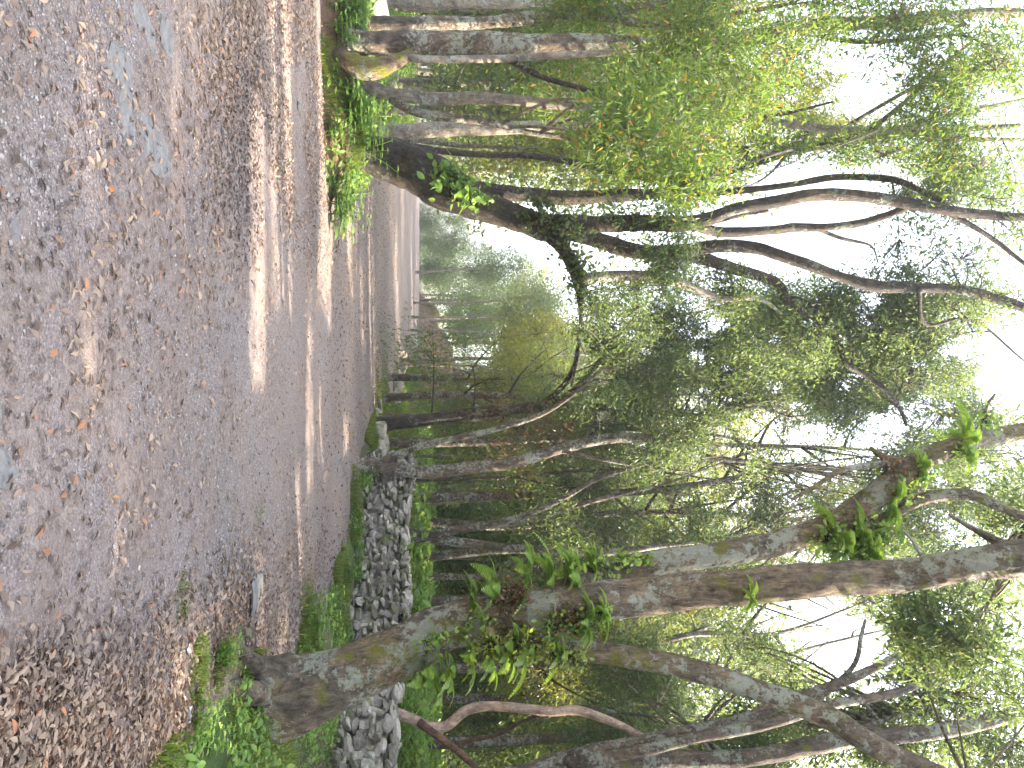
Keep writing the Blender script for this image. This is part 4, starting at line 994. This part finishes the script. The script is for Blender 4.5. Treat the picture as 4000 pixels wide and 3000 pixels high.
# single larger leaves near the camera
def one_leaf():
    g = Geo(); big_leaves(g, np.zeros((1, 3)), np.array([[1., 0, .12]]), np.array([.085]), .42, 0, .2, .2, np.array([[0, 0, 1.]]))
    return g.build('fallen_leaf', M['red_leaf'])
lp = one_leaf()
tag(lp, 'large curled rust brown leaf lying alone on the gravel', 'leaf', 'single leaves on the gravel')
spots = [(15, 735), (10, 850), (60, 240), (100, 568), (65, 430), (165, 530), (150, 575), (205, 420), (250, 210), (270, 425), (293, 700), (295, 485), (297, 790), (120, 130), (40, 960), (60, 1215), (130, 1138), (205, 1035), (170, 760), (240, 870),
         (310, 875), (330, 735), (375, 710), (380, 580), (455, 770), (460, 830), (470, 690), (180, 1290), (220, 1210), (185, 1420), (100, 1480), (240, 1480), (300, 1390), (150, 1600), (60, 1400), (210, 920), (280, 1060), (350, 1120), (95, 950), (30, 640), (80, 770), (130, 905), (20, 1080), (160, 1170), (230, 640), (250, 1330), (360, 480), (410, 640)]
for i, (a, b) in enumerate(spots):
    x, y = gpt(max(a, 6), b)
    o = lp if i == 0 else lp.copy()
    if i: COL.objects.link(o)
    o.location = (x, y, float(road_z(x, y)) + .006); s = rng.uniform(.45, .95)
    o.scale = (s, s * rng.uniform(.8, 1.2), s); o.rotation_euler = (rng.normal() * .3, rng.normal() * .2, rng.uniform(0, 6.28))

# ------------------------------------------------------------------ grass and ground plants
def blades(g, x, y, h, wd=.006, lean=.6, z=None):
    n = len(x)
    z = gh(x, y) - .01 if z is None else z
    a = rng.uniform(0, 6.28, n); d = np.stack([np.cos(a), np.sin(a), np.zeros(n)], -1); s = np.stack([-np.sin(a), np.cos(a), np.zeros(n)], -1)
    b = np.stack([x, y, z], -1); l = rng.uniform(.2, 1, n)[:, None] * lean * h[:, None]; H = h[:, None] * np.array([0, 0, 1.])
    w_ = wd * rng.uniform(.6, 1.4, n)[:, None]
    V = np.stack([b - s * w_, b + s * w_, b + d * l * .3 + H * .6 + s * w_ * .8, b + d * l * .3 + H * .6 - s * w_ * .8, b + d * l + H * .85], 1).reshape(-1, 3)
    i = np.arange(n)[:, None] * 5
    g.add(V, i + [0, 1, 2, 3], i + [3, 2, 4])
g = Geo()
# bank on the left
x = rng.uniform(-7.5, -2.0, 60000); y = rng.uniform(10.2, 14.5, 60000); k = (bank_m(x, y) > .12) & (vnoise(x, y, 1.6, 51) + .5 * vnoise(x, y, 5, 71) > -.15); x, y = x[k], y[k]
blades(g, x, y, rng.uniform(.05, .17, len(x)), .005, .9)
# right verge
y = rng.uniform(1.5, 20, 72000); x = road_right(y) + rng.gamma(1.5, .45, 72000) - .08; k = (x < wall_x(y) - .2) & (vnoise(x, y, 1.1, 52) + .6 * vnoise(x, y, 4.5, 72) > .12); x, y = x[k], y[k]
blades(g, x, y, rng.uniform(.05, .18, len(x)), .005, .8)
# behind the wall and in the woods
y = rng.uniform(12, 45, 60000); x = wall_x(y) + .3 + rng.random(60000) * y * .45; k = vnoise(x, y, .7, 53) > -.2; x, y = x[k], y[k]
blades(g, x, y, rng.uniform(.12, .35, len(x)), .016, .9)
y = rng.uniform(14, 45, 40000); x = road_left(y) - .2 - rng.random(40000) * y * .3; k = vnoise(x, y, .7, 54) > -.1; x, y = x[k], y[k]
blades(g, x, y, rng.uniform(.1, .3, len(x)), .014, .9)
# verge far up the road
y = rng.uniform(20, 60, 30000); x = road_right(y) + rng.random(30000) * 5; blades(g, x, y, rng.uniform(.1, .28, 30000), .02, .8)
y = rng.uniform(20, 40, 9000); x = road_right(y) - rng.gamma(1.2, .5, 9000); k = vnoise(x, y, .9, 57) > .05; blades(g, x[k], y[k], rng.uniform(.03, .08, k.sum()), .01, .8)
tag(g.build('grass', M['grass']), 'short green grass on the banks, verges and under the trees', 'grass', kind='stuff')
# low leafy cover
g = Geo()
def cover(x, y, L, up=.5, hh=.12):
    n = len(x); L = L * 1.7; C = np.stack([x, y, gh(x, y) + rng.uniform(0, hh, n)], -1)
    D = rng.normal(size=(n, 3)) * np.array([1, 1, .3]) + [0, 0, up * .5]
    big_leaves(g, C, D, L, .6, 0, .15, .1, np.stack([rng.normal(size=n) * .5, rng.normal(size=n) * .5, np.ones(n)], -1))
x = rng.uniform(-7.5, -2.0, 9000); y = rng.uniform(10.3, 14.5, 9000); k = (bank_m(x, y) > .15) & (vnoise(x, y, 1.2, 55) > .0); x, y = x[k], y[k]; cover(x, y, rng.uniform(.03, .07, len(x)), hh=.16)
y = rng.uniform(1.5, 16, 14000); x = road_right(y) + rng.gamma(1.6, .5, 14000) + .05; k = (x < wall_x(y) - .15) & (vnoise(x, y, 1.5, 56) > .0); x, y = x[k], y[k]; cover(x, y, rng.uniform(.02, .05, len(x)), hh=.12)
y = rng.uniform(12, 40, 16000); x = wall_x(y) + .4 + rng.random(16000) * y * .45; cover(x, y, rng.uniform(.06, .14, 16000), hh=.5)
y = rng.uniform(15, 40, 8000); x = road_left(y) - .3 - rng.random(8000) * y * .3; cover(x, y, rng.uniform(.05, .12, 8000), hh=.4)
tag(g.build('ground_cover', M['weed']), 'low broad leaved green plants covering the soil among the grass', 'ground cover', kind='stuff')

# single weeds with stalks and paired leaves
def weed_proto(nst, h, ll):
    root = thing('leafy_weed', (0, 0, -50), 'x', 'plant')
    gs, gl = Geo(), Geo()
    for s in range(nst):
        a = rng.uniform(0, 6.28); le = rng.uniform(.1, .6) * h
        b = np.array([rng.normal() * .02, rng.normal() * .02, -.02]); e = b + np.array([math.cos(a) * le, math.sin(a) * le, h * rng.uniform(.7, 1)])
        m1 = (b + e) / 2 + np.array([0, 0, .1 * h])
        c, _ = tube(gs, [b, m1, e], [.003, .0025, .0015], step=.03, sides=5, lump=0)
        ks = np.linspace(len(c) * .3, len(c) - 1, 5).astype(int)
        C, D, L = [], [], []
        for j, q in enumerate(ks):
            for t in (0, 1):
                an = a + j * 1.57 + t * math.pi + rng.normal() * .3
                C.append(c[q]); D.append((math.cos(an), math.sin(an), .25)); L.append(ll * (1.1 - .1 * j) * rng.uniform(.75, 1.1))
        n = len(C)
        big_leaves(gl, np.array(C), np.array(D), np.array(L), .62, 0, .12, .25, np.stack([rng.normal(size=n) * .2, rng.normal(size=n) * .2, np.ones(n)], -1))
    gs.build('stalk', M['weed'], root, None, True); gl.build('foliage', M['weed'], root)
    return root
wp = [weed_proto(4, .20, .055), weed_proto(6, .26, .06), weed_proto(3, .15, .075)]
wu = [False] * 3
def weed(k, px, py, y, sc, lab, dz=0):
    p, _ = P(px, py, y); x = p[0]; z = float(gh(x, y)) + dz; sc = sc * (1.5 if y > 8 else 1.15)
    if not wu[k]:
        wu[k] = True; o = wp[k]; o.location = (x, y, z); o.rotation_euler = (0, 0, rng.uniform(0, 6.28)); o.scale = (sc,) * 3; o['label'] = lab; return o
    return dup(wp[k], (x, y, z), rng.uniform(0, 6.28), sc, lab)
for q in [(1, 560, 1410, 5.6, .9, 'broad leaved weed rising from the arching tuft at the fern covered trunk'), (2, 590, 1420, 5.7, .9, 'smaller weed beside it in the tuft, nearer the sunlit road strip'),
          (1, 430, 1560, 5.1, 1.0, 'bright green weed at the foot of the big trunk, facing the camera'), (0, 390, 1610, 4.9, 1.0, 'small weed at the leaf litter edge near the picture\'s bottom'), (2, 400, 1640, 4.8, 1.0, 'broad leaved weed cut by the picture\'s bottom edge'),
          (1, 460, 1590, 5.3, 1.0, 'leafy weed between the fern covered trunk\'s foot and the picture\'s bottom'), (0, 640, 1570, 7.5, 1.2, 'drooping weed between the big trunk and the wall'), (1, 700, 1330, 9.2, 1.4, 'sunlit yellow green weed beyond the big trunk'),
          (0, 700, 1300, 9.4, 1.3, 'sunlit weed farther from the big trunk than the yellow green one'), (1, 690, 1370, 9.2, 1.3, 'shaded weed against the road side of the big trunk'), (0, 760, 1290, 11.5, 1.3, 'weed at the foot of the wall near the big trunk'),
          (1, 790, 1240, 12.6, 1.3, 'weed growing up the wall foot'), (2, 770, 460, 11.6, 2.0, 'bright leafy weed overhanging the very tip of the grassy bank'), (1, 760, 430, 11.5, 1.8, 'tall bright weed one step in from the bank\'s tip'),
          (0, 750, 405, 11.4, 1.7, 'sunny weed on the slope below the leaning tree'), (1, 740, 225, 11.1, 1.8, 'broad leaved weed in the middle of the grassy bank'), (2, 735, 195, 11.1, 1.6, 'broad leaved weed just below the mossy root'),
          (1, 740, 255, 11.3, 1.6, 'leafy weed before the grass halfway along the bank'), (2, 745, 30, 11, 1.8, 'big leaved weed at the picture\'s top edge on the bank'), (1, 730, 60, 10.9, 1.6, 'big leaved weed before the upright twin tree'),
          (0, 715, 290, 11, 1.6, 'small weed low on the road face of the grassy bank'), (1, 770, 310, 11.6, 1.8, 'weed at the foot of the leaning tree'), (0, 850, 170, 13.5, 2.5, 'strap leaved plant behind the mossy root'), (0, 830, 245, 12.6, 2.2, 'pale green plant below the spotted tree'),
          (1, 600, 1550, 6.4, .9, 'weed hugging the wall side of the big trunk\'s foot'), (1, 780, 1045, 14.6, 1.4, 'dark weed between the low forked tree\'s foot and the wall'), (0, 445, 1505, 5.2, .8, 'pale weed in the sunny grass before the big trunk')]:
    weed(*q)
# grass tufts (countable)
def tuft(px, py, y, r, h, n, lab, lean=1.4, wd=.0035):
    p, _ = P(px, py, y); x0 = p[0]
    g = Geo(); a = rng.uniform(0, 6.28, n); rr = r * np.sqrt(rng.random(n))
    x, y_ = x0 + rr * np.cos(a), y + rr * np.sin(a) * .8
    k = vnoise(x, y_, 9, 81) > -.35; x, y_, rr = x[k], y_[k], rr[k]
    blades(g, x, y_, rng.uniform(.25, 1.15, len(x)) * h * (1 - .55 * (rr / r) ** 2), wd, lean)
    b = (x0, y, float(gh(x0, y)))
    o = g.build('grass_tuft', M['grass'], None, b); o.location = b
    tag(o, lab, 'grass tuft')
tuft(560, 1450, 5.75, .22, .24, 1300, 'arching bright green grass tuft at the big trunk\'s road side', 2.2)
tuft(450, 1440, 5.25, .24, .09, 1500, 'low sunlit yellow green grass patch before the big trunk', .8)
tuft(420, 1290, 4.95, .18, .05, 500, 'thin grass wisps growing through fallen leaves before the big trunk', 1.0, .0025)
tuft(572, 1130, 7.1, .34, .03, 900, 'small moss green grass patch in the road', .6)
tuft(690, 1330, 9.3, .5, .26, 600, 'tall sunlit grass tuft between the road and the wall', 1.8)
tuft(770, 1060, 14.6, .5, .25, 1200, 'grass tuft at the foot of the wall by the forked tree')
tuft(800, 300, 11.5, .5, .22, 1300, 'long grass tuft at the foot of the massive leaning tree')
tuft(735, 130, 10.9, .35, .15, 900, 'arching grass tuft under the mossy root')
tuft(500, 1600, 6.0, .4, .12, 1500, 'moss and grass cushion between the big trunk\'s foot and the wall', .8)

# ------------------------------------------------------------------ ferns on the trunks
def fern_proto(nf, L0, kind):
    root = thing('fern', (0, 0, -50), 'x', 'fern')
    for f in range(nf):
        g = Geo(); a = f / nf * 6.28 + rng.normal() * .3; L = L0 * 1.5 * rng.uniform(.6, 1.15); el = rng.uniform(.35, 1.1)
        t = np.linspace(0, 1, 22)[:, None]
        d = np.array([math.cos(a), math.sin(a), 0]); 
        mid = d * L * t * math.cos(el * .6) + np.array([0, 0, 1.]) * (L * math.sin(el) * t - L * .75 * t ** 2)
        tube(g, mid[::3], np.linspace(.0022, .0008, len(mid[::3])), step=.05, sides=4, lump=0)
        T = unit(np.gradient(mid, axis=0)); S = unit(np.cross(T, [0, 0, 1.]))
        wl = L * .21 * np.sin(np.pi * (t[:, 0] * .88 + .10)) ** .7
        for sd in (1, -1):
            C = mid[2:]; D = S[2:] * sd + T[2:] * .35 + [0, 0, -.15]
            n = len(C); W = wl[2:] * (1 if kind == 0 else .8)
            dd = unit(D); ss = T[2:]; hw = (L / 22) * .5
            tip = C + dd * W[:, None]
            V = np.stack([C - ss * hw, C + ss * hw, C + dd * W[:, None] * .6 + ss * hw * .9, tip, C + dd * W[:, None] * .6 - ss * hw * .9], 1).reshape(-1, 3)
            i = np.arange(n)[:, None] * 5
            g.add(V, i + [0, 1, 2, 4], i + [4, 2, 3])
        g.build('frond', M['fern'], root)
    return root
fp = [fern_proto(11, .24, 0), fern_proto(14, .19, 1), fern_proto(10, .31, 0)]
fu = [False] * 3
def fern(k, px, py, y, sc, lab, tilt=(0, 0)):
    p, _ = P(px, py, y)
    rot = (tilt[0], tilt[1], rng.uniform(0, 6.28))
    if not fu[k]:
        fu[k] = True; o = fp[k]; o.location = Vector(p.tolist()); o.rotation_euler = rot; o.scale = (sc,) * 3; o['label'] = lab; return
    dup(fp[k], p, 0, sc, lab, rot=rot)
for q in [(2, 1010, 1300, 6.55, .8, 'dark fern lowest on the road side of the big trunk'), (0, 1060, 1275, 6.5, 1.1, 'fern spray on the trunk\'s road side just below the brown nest'),
          (2, 1130, 1235, 6.6, .9, 'large fern arching toward the road under the fork'), (0, 1180, 1245, 6.6, 1.1, 'bright fern on the road side of the fork'), (1, 1220, 1225, 6.6, 1.2, 'fine leaved fern on the upper limb, first above the fork'),
          (1, 1270, 1215, 6.8, 1.1, 'fine fern tuft second above the fork on the upper limb'), (2, 1090, 1400, 6.3, .95, 'sunlit yellow green fern hanging on the trunk\'s wall side'), (2, 1050, 1420, 6.3, .9, 'long sunlit fern hanging below the lowest limb'),
          (0, 1130, 1400, 6.25, 1.0, 'bright fern in the crook of the lowest limb'), (2, 960, 1455, 6.4, .8, 'shaded fern on the trunk\'s wall side at mid height'), (0, 910, 1462, 6.45, .9, 'lowest fern on the wall side of the big trunk'),
          (1, 1010, 1430, 6.35, 1.1, 'fern cluster under the sunlit ferns'), (0, 1200, 1400, 6.15, .8, 'small fern fronds standing along the lowest limb'), (1, 1260, 1345, 6.1, 1.1, 'blue green fern between the middle and lowest limbs'),
          (1, 1300, 1330, 6.1, .9, 'fern beside the pale lichen patch on the middle limb'), (0, 940, 1390, 6.35, .55, 'tiny fern on the face of the big trunk'), (0, 1040, 1350, 6.3, .55, 'small fern on the face of the trunk below the fork'),
          (1, 1850, 1150, 6.9, 1.2, 'green fern clump hanging from the high upper limb'), (0, 1800, 1165, 6.9, 1.2, 'fern hanging nearer the fork than the high clump'), (0, 1920, 1080, 7.0, 1.1, 'fern on the high limb near the broken stub'), (1, 1980, 1010, 7.0, 1.0, 'fern near the top of the high upper limb'), (0, 2080, 950, 7.0, 1.1, 'feathery fern topmost on the high upper limb'),
          (1, 1865, 1195, 6.9, 1.3, 'lowest fern of the hanging clump on the high limb'), (0, 1240, 1255, 6.55, .9, 'fern where the upper limb leaves the trunk'), (2, 980, 395, 11.8, 1.1, 'dark fern clump on the leaning tree above the bulge'), (0, 1000, 410, 11.7, 1.2, 'small fern on the leaning tree above the dark clump'),
          (1, 1620, 1290, 6.0, .7, 'small fern on the middle limb'), (2, 935, 1475, 6.5, .8, 'fern in shade behind the lowest trunk ferns')]:
    fern(*q)

for i in range(26):
    y = rng.uniform(15.5, 24); x = (1020 + i * 25 + rng.uniform(-10, 10) - CY) / F_PX * y
    x = max(x, float(wall_x(y)) + .7)
    dup(fp[i % 3], (x, y, float(gh(x, y)) + .05), rng.uniform(0, 6), rng.uniform(1.6, 2.8), 'x', 'ferns growing behind the wall')
def creeper(lab, spots, L=.05, matn='leaf_mid', n=60):
    g = Geo(); b = None
    for (px, py, y, r) in spots:
        p, k = P(px, py, y); b = p if b is None else b
        m = int(n * (r / 20) ** 1.3) + 4
        C = p + rng.normal(size=(m, 3)) * np.array([r * k * .5, r * k * .35, r * k * .6])
        A = np.repeat(p[None], m, 0) + np.array([0, .12, 0])
        thin_twigs(g, A, C, .002, mat=1)
        D = rng.normal(size=(m, 3)) + [0, -.3, -.4]
        big_leaves(g, C, D, L * rng.uniform(.5, 1.3, m), .6, 0, .12, .15)
    o = g.build('creeper', [M[matn], M['bark_dark']], None, b); o.location = Vector(b.tolist())
    tag(o, lab, 'creeper')
creeper('broad leaved creeper on the shaded side of the fern covered trunk', [(920, 1392, 6.32, 26), (960, 1375, 6.3, 20), (1010, 1352, 6.28, 24), (1060, 1345, 6.25, 22)], .035, 'fern', 20)
creeper('blue green strap leaves growing in the fork of the fern covered trunk', [(1190, 1350, 6.1, 30), (1230, 1358, 6.1, 34), (1270, 1345, 6.1, 34), (1300, 1330, 6.1, 26)], .045, 'fern', 34)
creeper('sunlit leaves hanging in the crook below the lowest limb', [(1060, 1400, 6.2, 40), (1110, 1395, 6.2, 44), (1160, 1405, 6.15, 40), (1200, 1420, 6.1, 34), (1240, 1425, 6.1, 26)], .045, 'leaf_sun_tint', 44)
creeper('narrow leaves trailing along the upper limb just above the fork', [(1250, 1225, 6.75, 30), (1300, 1215, 6.75, 30), (1350, 1208, 6.75, 26), (1400, 1212, 6.8, 18)], .06, 'fern', 40)
creeper('leafy clump with brown nest high on the upper limb', [(1800, 1170, 6.9, 40), (1840, 1180, 6.9, 50), (1880, 1170, 6.9, 50), (1910, 1150, 6.9, 34), (1860, 1215, 6.9, 40)], .07, 'fern', 50)
creeper('feathery leaves near the top of the upper limb', [(1950, 1060, 6.95, 30), (2000, 1020, 6.95, 26), (2080, 970, 6.95, 24), (2140, 905, 6.95, 30)], .06, 'weed', 36)
creeper('dark broad leaves clinging above the bulge of the leaning tree', [(960, 380, 11.7, 30), (985, 395, 11.7, 36), (1010, 415, 11.6, 30), (1050, 430, 11.6, 20)], .13, 'weed', 24)
creeper('dark ivy round the first fork of the leaning tree', [(1150, 470, 11.5, 30), (1200, 480, 11.4, 40), (1225, 510, 11.3, 40), (1245, 560, 11.2, 34), (1250, 620, 11.1, 28), (1260, 590, 11.2, 24), (1170, 440, 11.6, 24)], .08, 'leaf_dark', 60)

creeper('dry brown root nest between the ferns on the road side of the big trunk', [(1100, 1290, 6.4, 34), (1120, 1280, 6.4, 26)], .035, 'leaf_brown', 110)
creeper('dry brown nest in the fork between the middle and lowest limbs', [(1215, 1335, 6.15, 34), (1240, 1340, 6.15, 30)], .035, 'leaf_brown', 110)
creeper('brown dead fronds round the broken stub on the high upper limb', [(1925, 1010, 7.0, 26), (1940, 1060, 7.0, 26)], .05, 'leaf_brown', 60)

# ------------------------------------------------------------------ bits of rubbish
def scrap(px, py, s, lab):
    x, y = gpt(px, py); g = Geo()
    n = 5; u = np.linspace(-.5, .5, n); X, Y = np.meshgrid(u, u)
    Z = rng.random((n, n)) * .5
    V = np.stack([X * s, Y * s * .7, Z * s * .6], -1).reshape(-1, 3); V2 = V - [0, 0, .002]
    i = np.arange(n - 1)[:, None] * n; j = np.arange(n - 1)[None]
    F = np.stack([i + j, i + j + 1, i + n + j + 1, i + n + j], -1).reshape(-1, 4)
    g.add(np.vstack([V, V2]), np.vstack([F, F[:, ::-1] + n * n]))
    o = g.build('plastic_scrap', M['paper']); o.location = (x, y, float(gh(x, y)) + .01)
    tag(o, lab, 'litter')
scrap(428, 1512, .09, 'crumpled white plastic wrapper at the foot of the big trunk')
scrap(425, 1378, .05, 'small folded white scrap among the brown leaves')
hv = np.array([[a, b, c] for a in (-60, 60) for b in (-12, 130) for c in (-6, 34)], float)
hz = mesh_obj('haze', hv, np.array([[0, 1, 3, 2], [4, 6, 7, 5], [0, 4, 5, 1], [2, 3, 7, 6], [0, 2, 6, 4], [1, 5, 7, 3]]), [])
hm = bpy.data.materials.new('haze'); hm.use_nodes = True; ht = hm.node_tree
ht.nodes.remove(ht.nodes['Principled BSDF']); pv = ht.nodes.new('ShaderNodeVolumePrincipled')
pv.inputs['Density'].default_value = HAZE; pv.inputs['Color'].default_value = (.9, .95, 1, 1); pv.inputs['Anisotropy'].default_value = .3
ht.links.new(pv.outputs[0], ht.nodes['Material Output'].inputs['Volume'])
hz.data.materials.append(hm); tag(hz, 'thin pale air', 'haze', kind='stuff')
ORD = 'first second third fourth fifth sixth seventh eighth ninth tenth eleventh twelfth thirteenth fourteenth fifteenth sixteenth seventeenth eighteenth nineteenth twentieth'.split()
def nth(i):
    if i < 20: return ORD[i]
    t = ['', '', 'twenty', 'thirty', 'forty', 'fifty'][(i + 1) // 10]
    return t + ('-' + ORD[i % 10] if (i + 1) % 10 else 'th') if (i + 1) % 10 else {3: 'thirtieth', 4: 'fortieth', 5: 'fiftieth'}[(i + 1) // 10]
KINDS = {protos[0].children[0].data.name: 'tall leafy', protos[1].children[0].data.name: 'dense dark', protos[2].children[0].data.name: 'yellow green', protos[3].children[0].data.name: 'low bushy', protos[4].children[0].data.name: 'high crowned'}
def order(objs, fmt, key):
    for i, o in enumerate(sorted(objs, key=key)):
        kd = KINDS.get(o.children[0].data.name, '') if o.children else ''
        o['label'] = fmt.replace('{k}', kd).replace('{n}', nth(i))
tops = [o for o in bpy.data.objects if o.parent is None]
def G_(n, f=lambda o: True): return [o for o in tops if o.get('group') == n and f(o)]
py_ = lambda o: o.location[0] / o.location[1]
gw = 'trees of the wood behind the wall'
order(G_(gw, lambda o: o.location[1] < 31), '{k} tree of the front row behind the stone wall, {n} from the picture\'s top', py_)
order(G_(gw, lambda o: 31 <= o.location[1] < 40), '{k} tree of the second row behind the wall, {n} from the picture\'s top', py_)
order(G_(gw, lambda o: 40 <= o.location[1] < 53), '{k} tree of the third row in the wall side wood, {n} from the top', py_)
order(G_(gw, lambda o: o.location[1] >= 53), '{k} far hazy tree above the earth bank and wall, {n} from the top', py_)
gl_ = 'trees of the wood beyond the left bank'
order(G_(gl_, lambda o: o.location[1] < 36), '{k} tree of the near wood behind the grassy bank, {n} from the top', py_)
order(G_(gl_, lambda o: o.location[1] >= 36), '{k} tree of the far wood behind the grassy bank, {n} from the top', py_)
order(G_('trees where the road goes over the rise'), '{k} tree standing where the road passes over the rise, {n} from the top', py_)
order(G_('thin stems in the left wood'), 'thin grey stem in the open wood behind the grassy bank, {n} from the top', py_)
order(G_('pale stems beyond the right side of the road'), 'thin pale stem in hazy green between road end and wall, {n} from the top', py_)
order(G_('single leaves on the gravel'), 'curled rust leaf alone on the gravel, {n} in distance from the camera', lambda o: o.location[1])
order(G_('ferns growing behind the wall'), 'green fern on the ground behind the stone wall, {n} from the picture\'s top', py_)
order([o for o in tops if o.name.startswith('added_shade_tree')], 'leafy tree added out of frame to shade the road, {n} along the road from the camera', lambda o: o.location[1])
for o in tops:
    if o.get('group'): o['group'] = o['group'].replace('the left wood', 'the wood behind the bank').replace('beyond the left bank', 'behind the grassy bank').replace('beyond the right side of the road', 'between road end and wall')
print('objects', len(bpy.data.objects))
